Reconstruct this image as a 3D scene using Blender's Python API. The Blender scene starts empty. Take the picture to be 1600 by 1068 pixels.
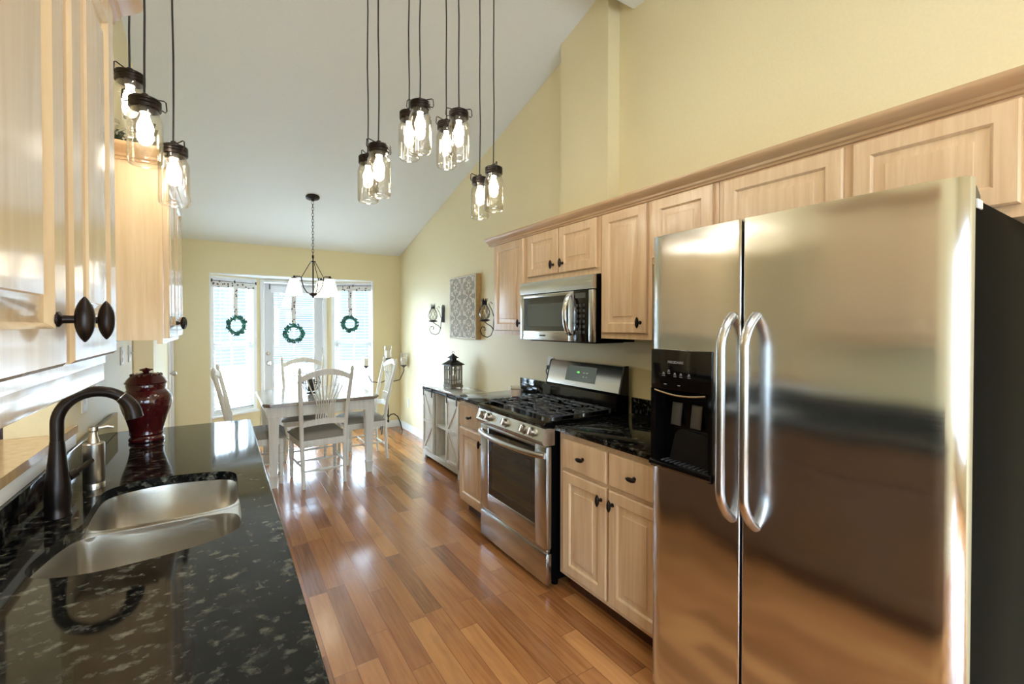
import bpy, bmesh, math, random
from mathutils import Vector, Matrix
random.seed(7)
S = bpy.context.scene
PI = math.pi

# ------------------------------------------------------------------ camera, world, exposure
cam_d = bpy.data.cameras.new('camera')
cam = bpy.data.objects.new('camera', cam_d)
S.collection.objects.link(cam)
cam.location = (0, 0, 1.4653)
cam.rotation_euler = (PI / 2 - 0.0122, 0, -0.5703)
cam_d.sensor_fit = 'HORIZONTAL'
cam_d.sensor_width = 36.0
cam_d.lens = 706.18 / 1600 * 36
cam_d.shift_y = -(534 - 515.3) / 1600
cam_d.clip_start = 0.02
S.camera = cam

vs = S.view_settings
vs.view_transform = 'Standard'
vs.look = 'None'
vs.gamma = 1.0
vs.use_curve_mapping = False
vs.exposure = 1.08

SKY_LOW, SKY_HIGH, SUN_GLOW, SKY_BACK = .56, 12.0, 33.0, 4.6
world = bpy.data.worlds.new('sky')
S.world = world
world.use_nodes = True
wt = world.node_tree
bg = wt.nodes['Background']
# hazy sky: modest near the horizon, bright overhead, brightest round the veiled sun
_tc = wt.nodes.new('ShaderNodeTexCoord')
_sp = wt.nodes.new('ShaderNodeSeparateXYZ')
wt.links.new(_tc.outputs['Generated'], _sp.inputs[0])
_mr = wt.nodes.new('ShaderNodeMapRange')
_mr.interpolation_type = 'SMOOTHSTEP'
_mr.inputs['From Min'].default_value = .085
_mr.inputs['From Max'].default_value = .26
_mr.inputs['To Min'].default_value = SKY_LOW
_mr.inputs['To Max'].default_value = SKY_HIGH
wt.links.new(_sp.outputs[2], _mr.inputs['Value'])
_dt = wt.nodes.new('ShaderNodeVectorMath'); _dt.operation = 'DOT_PRODUCT'
wt.links.new(_tc.outputs['Generated'], _dt.inputs[0])
_dt.inputs[1].default_value = Vector((-.70, .62, .34)).normalized()
_gl = wt.nodes.new('ShaderNodeMapRange')
_gl.interpolation_type = 'SMOOTHSTEP'
_gl.inputs['From Min'].default_value = .80
_gl.inputs['From Max'].default_value = .985
_gl.inputs['To Min'].default_value = 0.0
_gl.inputs['To Max'].default_value = SUN_GLOW
wt.links.new(_dt.outputs['Value'], _gl.inputs['Value'])
_ad = wt.nodes.new('ShaderNodeMath'); _ad.operation = 'ADD'
wt.links.new(_mr.outputs[0], _ad.inputs[0]); wt.links.new(_gl.outputs[0], _ad.inputs[1])
_bk = wt.nodes.new('ShaderNodeMapRange')      # extra sky brightness behind the camera, added to light the kitchen
_bk.interpolation_type = 'SMOOTHSTEP'
_bk.inputs['From Min'].default_value = .1
_bk.inputs['From Max'].default_value = -.7
_bk.inputs['To Min'].default_value = 0.0
_bk.inputs['To Max'].default_value = SKY_BACK
wt.links.new(_sp.outputs[1], _bk.inputs['Value'])
_a2 = wt.nodes.new('ShaderNodeMath'); _a2.operation = 'ADD'
wt.links.new(_ad.outputs[0], _a2.inputs[0]); wt.links.new(_bk.outputs[0], _a2.inputs[1])
wt.links.new(_a2.outputs[0], bg.inputs[1])
bg.inputs[0].default_value = (0.66, 0.84, 1.0, 1)

BULB = 24.0          # pendant bulbs
SHADE = 1.7          # chandelier shades
FILL = 100.0           # unseen ceiling lamps added as fill light
WARM = (1.0, 0.93, 0.80)

# room: x to the range wall, y to the bay, z up
WX, LX, LX2, FY, BY = 2.157, -0.475, -0.60, 6.365, -3.2
OX = -3.2
SLOPE, ZF, RY, RZ = 0.268, 2.445, 1.968, 3.416


def ceil_z(y):
    return ZF + SLOPE * (FY - y)


def portal(name, c, rot, sx, sy):
    l = bpy.data.lights.new(name, 'AREA')
    l.shape = 'RECTANGLE'; l.size = sx; l.size_y = sy
    l.cycles.is_portal = True
    o = bpy.data.objects.new(name, l)
    o.location = c; o.rotation_euler = rot
    S.collection.objects.link(o)


# bay corners in plan
P0, P1, P2, P3 = Vector((-.122, FY + .06)), Vector((.42, 6.75)), Vector((1.24, 6.75)), Vector((1.779, FY + .06))
for nm, a, b in (('portal_bay', P0, P1), ('portal_bay', P1, P2), ('portal_bay', P2, P3)):
    d = b - a
    ang = math.atan2(d.y, d.x)
    m = (a + b) / 2 + Vector((-d.y, d.x)).normalized() * .12
    portal(nm, (m.x, m.y, 1.2), (-PI / 2, 0, ang), d.length * .9, 1.75)
portal('portal_back', (.55, BY - .05, 1.35), (PI / 2, 0, 0), 2.2, 1.9)
portal('portal_back', (-2.0, BY - .05, 1.35), (PI / 2, 0, 0), 1.5, 1.9)


# ------------------------------------------------------------------ materials
def srgb(r, g, b):
    f = lambda c: (c / 255 / 12.92) if c / 255 <= .04045 else ((c / 255 + .055) / 1.055) ** 2.4
    return (f(r), f(g), f(b), 1)


class NT:
    def __init__(s, m):
        s.t = m.node_tree; s.n = s.t.nodes

    def new(s, typ, **kw):
        nd = s.n.new(typ)
        for k, v in kw.items():
            setattr(nd, k, v)
        return nd

    def put(s, sock, v):
        if isinstance(v, bpy.types.NodeSocket):
            s.t.links.new(v, sock)
        else:
            sock.default_value = v

    def math(s, op, a, b=0.0, c=None):
        nd = s.new('ShaderNodeMath', operation=op)
        s.put(nd.inputs[0], a); s.put(nd.inputs[1], b)
        if c is not None: s.put(nd.inputs[2], c)
        return nd.outputs[0]

    def coord(s, kind='Object'):
        return s.new('ShaderNodeTexCoord').outputs[kind]

    def mapping(s, v, scale=(1, 1, 1), rot=(0, 0, 0), loc=(0, 0, 0)):
        nd = s.new('ShaderNodeMapping')
        s.put(nd.inputs['Vector'], v)
        nd.inputs['Scale'].default_value = scale
        nd.inputs['Rotation'].default_value = rot
        nd.inputs['Location'].default_value = loc
        return nd.outputs[0]

    def noise(s, v, scale=5, detail=4, rough=.5, dist=0.0, out=0):
        nd = s.new('ShaderNodeTexNoise')
        s.put(nd.inputs['Vector'], v)
        nd.inputs['Scale'].default_value = scale
        nd.inputs['Detail'].default_value = detail
        nd.inputs['Roughness'].default_value = rough
        nd.inputs['Distortion'].default_value = dist
        return nd.outputs[out]

    def ramp(s, fac, stops, interp='LINEAR'):
        nd = s.new('ShaderNodeValToRGB')
        s.put(nd.inputs[0], fac)
        cr = nd.color_ramp; cr.interpolation = interp
        while len(cr.elements) < len(stops): cr.elements.new(.5)
        for e, (p, c) in zip(cr.elements, stops):
            e.position = p; e.color = c
        return nd.outputs[0]

    def mix(s, fac, a, b, blend='MIX'):
        nd = s.new('ShaderNodeMix', data_type='RGBA', blend_type=blend)
        s.put(nd.inputs[0], fac); s.put(nd.inputs[6], a); s.put(nd.inputs[7], b)
        return nd.outputs[2]

    def bump(s, h, strength=.2, dist=.01):
        nd = s.new('ShaderNodeBump')
        s.put(nd.inputs['Height'], h)
        nd.inputs['Strength'].default_value = strength
        nd.inputs['Distance'].default_value = dist
        return nd.outputs[0]


def mat(name, col=(200, 200, 200), rough=.5, metal=0.0, **kw):
    m = bpy.data.materials.new(name)
    m.use_nodes = True
    b = m.node_tree.nodes['Principled BSDF']
    b.inputs['Base Color'].default_value = srgb(*col)
    b.inputs['Roughness'].default_value = rough
    b.inputs['Metallic'].default_value = metal
    for k, v in kw.items():
        b.inputs[k.replace('_', ' ')].default_value = v
    m['_'] = 0
    del m['_']
    return m


def bs(m): return m.node_tree.nodes['Principled BSDF']


M = {}


def speckled(name, col, rough, var=.06, scale=60, bump=.0, **kw):
    """paint / plaster / plastic with a faint tone variation"""
    m = mat(name, col, rough, **kw)
    t = NT(m); c = t.coord()
    n = t.noise(c, scale, 3)
    base = srgb(*col)
    lo = tuple(x * (1 - var) for x in base[:3]) + (1,)
    hi = tuple(min(1, x * (1 + var)) for x in base[:3]) + (1,)
    t.put(bs(m).inputs['Base Color'], t.ramp(n, [(.3, lo), (.7, hi)]))
    if bump: t.put(bs(m).inputs['Normal'], t.bump(n, bump, .002))
    return m


M['wall'] = speckled('wall_paint_pale_yellow', (230, 216, 174), .5, .02, 90, .05)
M['ceil'] = speckled('ceiling_paint_white', (230, 232, 228), .7, .015, 80, .05)
M['trim'] = speckled('trim_paint_white', (238, 238, 236), .35, .01)
M['door'] = speckled('door_paint_white', (222, 226, 230), .35, .01)
M['slat'] = speckled('blind_slat_white', (240, 242, 245), .5, .01)
M['bronze'] = speckled('oil_rubbed_bronze', (38, 30, 26), .32, .2, 40, metal=.7)
M['blackmetal'] = speckled('black_iron', (26, 25, 25), .5, .2, 60, metal=.3)
M['nickel'] = speckled('brushed_nickel', (190, 182, 170), .28, .05, 60, metal=1.0)
M['chrome'] = speckled('chrome', (215, 215, 215), .08, .02, metal=1.0)
M['blackgloss'] = speckled('black_gloss_enamel', (9, 9, 10), .09, .1)
M['blackplastic'] = speckled('black_plastic', (16, 16, 16), .38, .1)
M['blacksteel'] = speckled('black_textured_steel', (6, 6, 6), .6, .15, 300, .1, Specular_IOR_Level=.03)
M['castiron'] = speckled('cast_iron', (78, 80, 84), .27, .15, 120, .05)
M['darkglass'] = mat('dark_oven_glass', (14, 11, 9), .05, 0, Coat_Weight=.5)
M['mwglass'] = mat('microwave_glass', (70, 76, 78), .06, 0, Coat_Weight=.5)
M['cord'] = speckled('black_cord', (20, 19, 18), .6)
M['fabric'] = speckled('grey_seat_fabric', (150, 143, 132), .9, .12, 400, .3)
M['white_wood'] = None
M['plastic_white'] = speckled('white_plastic', (232, 230, 224), .4, .01)
M['candle'] = speckled('candle_wax', (240, 232, 214), .5, .02)
M['amber'] = speckled('amber_wax', (196, 120, 70), .5, .05)
M['burgundy'] = speckled('burgundy_glaze', (66, 14, 16), .13, .25, 14, Coat_Weight=.6)
M['brown_wood'] = None
M['ribbon'] = None
M['concrete'] = speckled('deck_boards_grey', (190, 188, 184), .8, .08, 10)
M['label_grey'] = mat('label_print_grey', (150, 150, 150), .5)
M['dark_print'] = mat('dark_print', (60, 60, 60), .5)
M['lit_green'] = mat('clock_green', (20, 60, 20), .5, 0, Emission_Color=(.2, 1, .25, 1), Emission_Strength=1.2)
M['tan_board'] = speckled('raw_board_edge', (190, 160, 112), .7, .1, 40)


def m_stainless(name, rough, aniso, col=(204, 204, 203), wav=0.0):
    m = mat(name, col, rough, 1.0)
    t = NT(m); c = t.coord()
    b = bs(m)
    n = t.noise(t.mapping(c, (3, 3, 500)), 1.0, 3)
    t.put(b.inputs['Roughness'], t.math('MULTIPLY_ADD', n, .08, rough - .04))
    b.inputs['Anisotropic'].default_value = aniso
    tg = t.new('ShaderNodeTangent', direction_type='RADIAL', axis='Z')
    t.put(b.inputs['Tangent'], tg.outputs[0])
    if wav:
        w = t.noise(t.mapping(c, (4.5, 4.5, 1.2)), 1.0, 1)
        t.put(b.inputs['Normal'], t.bump(w, wav, .05))
    return m


M['steel'] = m_stainless('stainless_steel', .24, .45)
M['steel_door'] = m_stainless('stainless_steel_door', .15, .92, (216, 218, 220), .16)
M['sink'] = speckled('stainless_steel_sink', (226, 222, 214), .24, .02, 30, metal=1.0)


def m_maple(name, a, b_, rough=.33, coat=.35, coat_r=.18, grain=(38, 38, 2.2)):
    m = mat(name, a, rough, 0, Coat_Weight=coat, Coat_Roughness=coat_r)
    t = NT(m); c = t.coord()
    g = t.noise(t.mapping(c, grain), 1.0, 5, .6, .4)
    big = t.noise(t.mapping(c, (5, 5, 1.2)), 1.0, 2)
    f = t.math('ADD', t.math('MULTIPLY', g, .75), t.math('MULTIPLY', big, .25))
    t.put(bs(m).inputs['Base Color'], t.ramp(f, [(.32, srgb(*b_)), (.62, srgb(*a))]))
    t.put(bs(m).inputs['Normal'], t.bump(g, .04, .002))
    return m


M['maple'] = m_maple('pickled_maple', (228, 198, 160), (209, 173, 134))
M['maple_l'] = m_maple('pickled_maple_sink_wall', (224, 198, 160), (206, 176, 136), .26, .8, .09)
M['maple_dark'] = m_maple('brown_maple', (112, 84, 60), (88, 64, 44))
M['crown'] = m_maple('maple_crown', (204, 168, 128), (182, 145, 106), grain=(30, 1.5, 30))
M['white_wood'] = m_maple('distressed_white_paint', (232, 228, 217), (212, 206, 192), .45, .1, .3)
M['grey_wood'] = m_maple('weathered_grey_wood', (132, 124, 110), (92, 86, 76), .6, 0)
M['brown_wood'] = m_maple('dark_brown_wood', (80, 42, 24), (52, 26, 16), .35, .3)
M['table_edge'] = m_maple('table_top_brown_edge', (150, 130, 108), (112, 96, 80), .3, .4, .1)
M['table_top'] = m_maple('table_top_whitewash', (206, 204, 196), (180, 176, 168), .14, .8, .06)
M['ledge'] = m_maple('maple_ledge', (214, 182, 138), (196, 160, 116), .25, .5, .1)


def m_floor():
    m = mat('hardwood_planks', (170, 105, 55), .22, 0, Coat_Weight=.35, Coat_Roughness=.12)
    t = NT(m); c = t.coord()
    sx = t.new('ShaderNodeSeparateXYZ'); t.put(sx.inputs[0], c)
    x, y = sx.outputs[0], sx.outputs[1]
    W, L = .095, .66
    rx = t.math('DIVIDE', x, W)
    row = t.math('FLOOR', rx)
    wn = t.new('ShaderNodeTexWhiteNoise', noise_dimensions='1D'); t.put(wn.inputs['W'], row)
    ry = t.math('ADD', t.math('DIVIDE', y, L), t.math('MULTIPLY', wn.outputs[0], 7.31))
    col = t.math('FLOOR', ry)
    cb = t.new('ShaderNodeCombineXYZ'); t.put(cb.inputs[0], row); t.put(cb.inputs[1], col)
    w2 = t.new('ShaderNodeTexWhiteNoise', noise_dimensions='2D'); t.put(w2.inputs['Vector'], cb.outputs[0])
    tone = w2.outputs[0]
    # grain, shifted plank by plank
    off = t.new('ShaderNodeVectorMath', operation='MULTIPLY_ADD')
    t.put(off.inputs[0], w2.outputs[1]); off.inputs[1].default_value = (9, 9, 9); t.put(off.inputs[2], c)
    g = t.noise(t.mapping(off.outputs[0], (16, 1.5, 1)), 1.0, 5, .6, .8)
    g2 = t.noise(t.mapping(off.outputs[0], (70, 3.5, 1)), 1.0, 3, .5)
    blot = t.noise(t.mapping(off.outputs[0], (5, 2.2, 1)), 1.0, 3, .55, 1.2)
    base = t.ramp(tone, [(0, srgb(116, 70, 37)), (.22, srgb(154, 97, 51)), (.6, srgb(178, 116, 62)), (1, srgb(206, 146, 86))])
    base = t.mix(t.ramp(g, [(.35, (0, 0, 0, 1)), (.75, (.55, .55, .55, 1))]), base, srgb(120, 70, 40))
    base = t.mix(t.ramp(blot, [(.55, (0, 0, 0, 1)), (.8, (.45, .45, .45, 1))]), base, srgb(108, 62, 36))
    base = t.mix(t.ramp(g2, [(.4, (.25, .25, .25, 1)), (.7, (0, 0, 0, 1))]), base, srgb(214, 152, 96))
    # seams
    fx = t.math('FRACT', rx); fy = t.math('FRACT', ry)
    ex = t.math('MINIMUM', fx, t.math('SUBTRACT', 1.0, fx))
    ey = t.math('MULTIPLY', t.math('MINIMUM', fy, t.math('SUBTRACT', 1.0, fy)), L / W)
    e = t.math('MINIMUM', ex, ey)
    seam = t.ramp(e, [(.0, (1, 1, 1, 1)), (.022, (0, 0, 0, 1))])
    base = t.mix(t.math('MULTIPLY', seam, .8), base, srgb(70, 38, 20))
    t.put(bs(m).inputs['Base Color'], base)
    t.put(bs(m).inputs['Roughness'], t.math('MULTIPLY_ADD', g, .12, .17))
    h = t.math('ADD', t.math('MULTIPLY', seam, -1.0), t.math('MULTIPLY', tone, .5))
    t.put(bs(m).inputs['Normal'], t.bump(h, .12, .004))
    return m


M['floor'] = m_floor()


def m_granite():
    m = mat('black_granite', (14, 15, 15), .06, 0, Specular_IOR_Level=.32)
    t = NT(m); c = t.coord()
    v = t.mapping(c, (1.0, 1.2, 1.2), (0, 0, .35))
    n1 = t.noise(v, 27, 4, .65, .15)
    n2 = t.noise(v, 75, 4, .65, .3)
    vo = t.new('ShaderNodeTexVoronoi', feature='F1'); t.put(vo.inputs['Vector'], v); vo.inputs['Scale'].default_value = 34
    fl = t.ramp(n1, [(.505, (0, 0, 0, 1)), (.63, (1, 1, 1, 1))])
    f2 = t.ramp(vo.outputs[0], [(.25, (1, 1, 1, 1)), (.7, (0, 0, 0, 1))])
    f = t.math('MULTIPLY', fl, t.math('ADD', t.math('MULTIPLY', f2, .8), .2))
    f = t.math('MULTIPLY', f, t.ramp(n2, [(.35, (.25, .25, .25, 1)), (.65, (1, 1, 1, 1))]))
    base = t.mix(f, srgb(12, 13, 13), srgb(116, 115, 104))
    base = t.mix(t.ramp(n2, [(.55, (0, 0, 0, 1)), (.8, (.35, .35, .35, 1))]), base, srgb(58, 56, 46))
    t.put(bs(m).inputs['Base Color'], base)
    return m


M['granite'] = m_granite()


def m_glass(name, tint=(1, 1, 1, 1), refl=.06, pw=2.5):
    """thin clear glass: mostly see-through, mirror-like at grazing angles"""
    m = bpy.data.materials.new(name); m.use_nodes = True
    t = NT(m); t.n.remove(t.n['Principled BSDF'])
    out = t.n['Material Output']
    tr = t.new('ShaderNodeBsdfTransparent'); tr.inputs[0].default_value = tint
    gl = t.new('ShaderNodeBsdfGlossy'); gl.inputs['Roughness'].default_value = .02
    lw = t.new('ShaderNodeLayerWeight'); lw.inputs[0].default_value = .35
    f = t.math('MULTIPLY_ADD', t.math('POWER', lw.outputs['Facing'], pw), .8, refl)
    mx = t.new('ShaderNodeMixShader')
    t.put(mx.inputs[0], f); t.put(mx.inputs[1], tr.outputs[0]); t.put(mx.inputs[2], gl.outputs[0])
    t.put(out.inputs[0], mx.outputs[0])
    return m


M['glass'] = m_glass('window_glass', (.97, .985, 1, 1), .03)
M['jar'] = m_glass('jar_glass', (.975, .97, .95, 1), .05, 1.7)


def m_emit(name, col, strength):
    m = mat(name, (255, 255, 255), .5)
    b = bs(m)
    b.inputs['Emission Color'].default_value = col + (1,)
    b.inputs['Emission Strength'].default_value = strength
    return m


M['bulb'] = m_emit('lit_bulb', WARM, BULB)
M['shade'] = m_emit('lit_glass_shade', (1.0, .88, .68), SHADE)
M['can'] = m_emit('lit_recessed_lamp', (1.0, .97, .94), FILL)


def m_leaf(name, a, b_):
    m = mat(name, a, .55)
    t = NT(m); c = t.coord()
    t.put(bs(m).inputs['Base Color'], t.ramp(t.noise(c, 45, 3), [(.3, srgb(*b_)), (.7, srgb(*a))]))
    return m


M['leaf'] = m_leaf('dark_green_leaves', (58, 72, 46), (28, 38, 26))
M['wreath'] = m_leaf('wreath_greenery', (40, 116, 96), (20, 66, 58))


def m_ribbon():
    m = mat('dotted_ribbon', (214, 210, 200), .8)
    t = NT(m); c = t.coord()
    vo = t.new('ShaderNodeTexVoronoi', feature='F1'); t.put(vo.inputs['Vector'], c); vo.inputs['Scale'].default_value = 26
    t.put(bs(m).inputs['Base Color'], t.ramp(vo.outputs[0], [(.26, srgb(96, 84, 76)), (.34, srgb(216, 212, 204))]))
    return m


M['ribbon'] = m_ribbon()


# ------------------------------------------------------------------ mesh building
class MB:
    """collects vertices and faces of ONE part"""

    def __init__(s, T=None):
        s.v = []; s.f = []; s.T = T

    def add(s, vs, fs):
        o = len(s.v)
        for p in vs:
            p = Vector(p)
            s.v.append(s.T @ p if s.T else p)
        s.f += [tuple(i + o for i in f) for f in fs]
        return s

    def box(s, x0, y0, z0, x1, y1, z1, b=0.0):
        if x0 > x1: x0, x1 = x1, x0
        if y0 > y1: y0, y1 = y1, y0
        if z0 > z1: z0, z1 = z1, z0
        b = min(b, (x1 - x0) * .49, (y1 - y0) * .49, (z1 - z0) * .49)
        if b <= 0:
            V = [(x, y, z) for z in (z0, z1) for y in (y0, y1) for x in (x0, x1)]
            F = [(0, 2, 3, 1), (4, 5, 7, 6), (0, 1, 5, 4), (2, 6, 7, 3), (0, 4, 6, 2), (1, 3, 7, 5)]
            return s.add(V, F)
        bm = bmesh.new()
        bmesh.ops.create_cube(bm, size=1)
        for v in bm.verts:
            v.co = Vector(((x0 + x1) / 2 + v.co.x * (x1 - x0), (y0 + y1) / 2 + v.co.y * (y1 - y0), (z0 + z1) / 2 + v.co.z * (z1 - z0)))
        bmesh.ops.bevel(bm, geom=bm.edges[:], offset=b, segments=2, affect='EDGES', profile=.5)
        return s.bm(bm)

    def bm(s, bm):
        bm.verts.index_update()
        V = [v.co.copy() for v in bm.verts]; F = [[v.index for v in f.verts] for f in bm.faces]
        bm.free()
        return s.add(V, F)

    def prism(s, pts, axis, a, b):
        """polygon in the two other axes, run from a to b along axis"""
        k = 'xyz'.index(axis)

        def P(p, h):
            q = list(p); q.insert(k, h); return q
        n = len(pts)
        V = [P(p, a) for p in pts] + [P(p, b) for p in pts]
        F = [tuple(range(n))[::-1], tuple(range(n, 2 * n))] + [(i, (i + 1) % n, n + (i + 1) % n, n + i) for i in range(n)]
        return s.add(V, F)

    def lathe(s, prof, c=(0, 0, 0), seg=24, axis='z'):
        V = []; F = []; rings = []
        for r, h in prof:
            if r < 1e-6:
                rings.append([len(V)]); V.append((0, 0, h))
            else:
                rings.append(list(range(len(V), len(V) + seg)))
                V += [(r * math.cos(2 * PI * i / seg), r * math.sin(2 * PI * i / seg), h) for i in range(seg)]
        for A, B in zip(rings, rings[1:]):
            for i in range(seg):
                j = (i + 1) % seg
                if len(A) == 1 and len(B) == 1: continue
                if len(A) == 1: F.append((A[0], B[j], B[i]))
                elif len(B) == 1: F.append((A[i], A[j], B[0]))
                else: F.append((A[i], A[j], B[j], B[i]))
        if axis == 'x': V = [(h, x, y) for x, y, h in V]
        if axis == 'y': V = [(y, h, x) for x, y, h in V]
        c = Vector(c)
        return s.add([Vector(p) + c for p in V], F)

    def cyl(s, p0, p1, r0, r1=None, seg=16):
        return s.tube([p0, p1], [r0, r0 if r1 is None else r1], seg)

    def tube(s, pts, r, seg=10, cap=True, closed=False, flat=1.0, up=None):
        pts = [Vector(p) for p in pts]; n = len(pts)
        rr = r if isinstance(r, (list, tuple)) else [r] * n
        V = []; F = []
        tan = []
        for i in range(n):
            if closed: d = pts[(i + 1) % n] - pts[i - 1]
            else: d = pts[min(i + 1, n - 1)] - pts[max(i - 1, 0)]
            tan.append(d.normalized())
        u = Vector(up) if up else (Vector((0, 0, 1)) if abs(tan[0].z) < .9 else Vector((1, 0, 0)))
        for i in range(n):
            u = (u - tan[i] * u.dot(tan[i])).normalized()
            w = tan[i].cross(u)
            for k in range(seg):
                a = 2 * PI * k / seg
                V.append(pts[i] + (u * math.cos(a) * flat + w * math.sin(a)) * rr[i])
        for i in range(n if closed else n - 1):
            for k in range(seg):
                a, b = i * seg + k, i * seg + (k + 1) % seg
                c, d = ((i + 1) % n) * seg + (k + 1) % seg, ((i + 1) % n) * seg + k
                F.append((a, b, c, d))
        if cap and not closed:
            F.append(tuple(range(seg))[::-1]); F.append(tuple((n - 1) * seg + k for k in range(seg)))
        return s.add(V, F)

    def rings(s, o, U, Vv, N, w, h, prof):
        """raised panel: nested rectangles (inset, height along N)"""
        o, U, Vv, N = Vector(o), Vector(U), Vector(Vv), Vector(N)
        V = []; F = []
        for ins, d in prof:
            for a, b in ((ins, ins), (w - ins, ins), (w - ins, h - ins), (ins, h - ins)):
                V.append(o + U * a + Vv * b + N * d)
        k = len(prof)
        F.append((3, 2, 1, 0))
        for i in range(k - 1):
            for j in range(4):
                F.append((i * 4 + j, i * 4 + (j + 1) % 4, i * 4 + 4 + (j + 1) % 4, i * 4 + 4 + j))
        F.append(tuple(range(k * 4 - 4, k * 4)))
        return s.add(V, F)

    def sphere(s, c, r, seg=16, rings=10, sz=1.0):
        prof = [(r * math.sin(PI * i / rings), -r * sz * math.cos(PI * i / rings)) for i in range(rings + 1)]
        prof[0] = (0, prof[0][1]); prof[-1] = (0, prof[-1][1])
        return s.lathe(prof, c, seg)


def obj(name, mb, m, parent=None, base=(0, 0, 0), fixn=True):
    me = bpy.data.meshes.new(name)
    b = Vector(base)
    me.from_pydata([p - b for p in mb.v], [], mb.f)
    if fixn:
        bm = bmesh.new(); bm.from_mesh(me)
        bmesh.ops.recalc_face_normals(bm, faces=bm.faces)
        bm.to_mesh(me); bm.free()
    me.materials.append(m)
    me.shade_smooth()
    me.set_sharp_from_angle(angle=math.radians(38))
    o = bpy.data.objects.new(name, me)
    S.collection.objects.link(o)
    if parent is not None: o.parent = parent
    else: o.location = b
    return o


def tag(o, label, cat, group=None):
    o['label'] = label; o['category'] = cat
    if group: o['group'] = group
    return o


class Thing:
    """an Empty at the thing's base; parts are built in world space and stored relative to it"""

    def __init__(s, name, label, cat, base=(0, 0, 0), group=None):
        o = bpy.data.objects.new(name, None)
        o.empty_display_size = .05
        S.collection.objects.link(o)
        o.location = base
        s.o = o; s.b = Vector(base)
        tag(o, label, cat, group)

    def part(s, name, mb, m, under=None, label=None):
        o = obj(name, mb, m, under or s.o, s.b)
        if label: o['label'] = label
        return o


def struct(name, mb, m, parent=None):
    o = obj(name, mb, m, parent)
    if parent is None: o['kind'] = 'structure'
    return o


def single(name, mb, m, label, cat, base=(0, 0, 0), group=None):
    return tag(obj(name, mb, m, None, base), label, cat, group)


def copy_tree(o, parent=None):
    c = o.copy(); S.collection.objects.link(c)
    c.parent = parent
    for ch in list(o.children): copy_tree(ch, c)
    return c


def text_mb(body, size, T, depth=.0006, align='CENTER'):
    cu = bpy.data.curves.new('lettering', 'FONT')
    cu.body = body; cu.size = size; cu.extrude = depth; cu.align_x = align; cu.align_y = 'CENTER'
    o = bpy.data.objects.new('lettering', cu)
    S.collection.objects.link(o)
    dg = bpy.context.evaluated_depsgraph_get()
    me = bpy.data.meshes.new_from_object(o.evaluated_get(dg))
    mb = MB()
    mb.add([T @ v.co for v in me.vertices], [tuple(p.vertices) for p in me.polygons])
    bpy.data.objects.remove(o); bpy.data.curves.remove(cu); bpy.data.meshes.remove(me)
    return mb


def face_T(o, U, V):
    """matrix taking text space (x right, y up) to a wall face"""
    U, V = Vector(U), Vector(V); N = U.cross(V)
    m = Matrix((U, V, N)).transposed().to_4x4(); m.translation = Vector(o)
    return m


# ------------------------------------------------------------------ room shell
mb = MB()
mb.box(OX, BY, -.12, WX + .12, FY + .06, 0)
mb.prism([(P0.x, P0.y - .001), (P3.x, P3.y - .001), (P2.x, P2.y + .05), (P1.x, P1.y + .05)], 'z', -.12, 0)
struct('floor', mb, M['floor'])

mb = MB()
zr = ceil_z(RY)
mb.prism([(FY + .1, ceil_z(FY + .1)), (RY, zr), (RY, RZ), (BY - .12, RZ), (BY - .12, RZ + .6), (RY, zr + .4), (FY + .1, ZF + .3)], 'x', OX - .12, WX + .12)
struct('ceiling', mb, M['ceil'])

mb = MB()
mb.prism([(BY, 0), (FY, 0), (FY, ZF + .03), (RY, ceil_z(RY) + .03), (BY, ceil_z(RY) + .03)], 'x', WX, WX + .12)
struct('wall_right', mb, M['wall'])
struct('wall_chase', MB().prism([(2.085, 2.12), (2.555, 2.12), (2.555, ceil_z(2.555) + .01), (2.085, ceil_z(2.085) + .01)], 'x', 2.055, WX - .0005), M['wall'])

# sink wall: pass-through y 1.25..2.14, hall opening 3.65..4.70
mb = MB()
zt = lambda y: (ceil_z(y) if y >= RY else ceil_z(RY)) + .03


def wseg(mb, y0, y1, z0, z1=None):
    if z1 is None:
        pts = [(y0, z0), (y1, z0), (y1, zt(y1))]
        if y0 < RY < y1: pts.append((RY, zt(RY)))
        pts.append((y0, zt(y0)))
        mb.prism(pts, 'x', LX2, LX)
    else:
        mb.prism([(y0, z0), (y1, z0), (y1, z1), (y0, z1)], 'x', LX2, LX)


wseg(mb, -1.2, 1.25, 0); wseg(mb, 1.25, 2.14, 0, 1.062); wseg(mb, 1.25, 2.14, 2.0)
wseg(mb, 2.14, 3.65, 0); wseg(mb, 3.65, 4.70, 2.1); wseg(mb, 4.70, 5.84, 0); wseg(mb, 5.84, FY, 2.08)
struct('wall_left', mb, M['wall'])

# far wall with the bay opening
mb = MB()
bx0, bx1, bz = P0.x, P3.x, 2.075
mb.box(OX, FY, 0, bx0, FY + .12, ZF + .05)
mb.box(bx1, FY, 0, WX + .12, FY + .12, ZF + .05)
mb.box(bx0, FY, bz, bx1, FY + .12, ZF + .05)
struct('wall_far', mb, M['wall'])
mb = MB()   # white lining of the opening and flat bay ceiling
mb.box(bx0 - .001, FY - .002, 0, bx0 + .012, FY + .06, bz)
mb.box(bx1 - .012, FY - .002, 0, bx1 + .001, FY + .06, bz)
mb.prism([(bx0, FY - .002), (bx1, FY - .002), (bx1, P3.y), (P2.x, P2.y + .1), (P1.x, P1.y + .1), (bx0, P0.y)], 'z', bz - .010, bz - .0005)
mb.prism([(bx0, FY + .121), (bx1, FY + .121), (P2.x, P2.y + .1), (P1.x, P1.y + .1)], 'z', bz - .001, bz + .1)
struct('trim_1', mb, M['trim'])

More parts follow.
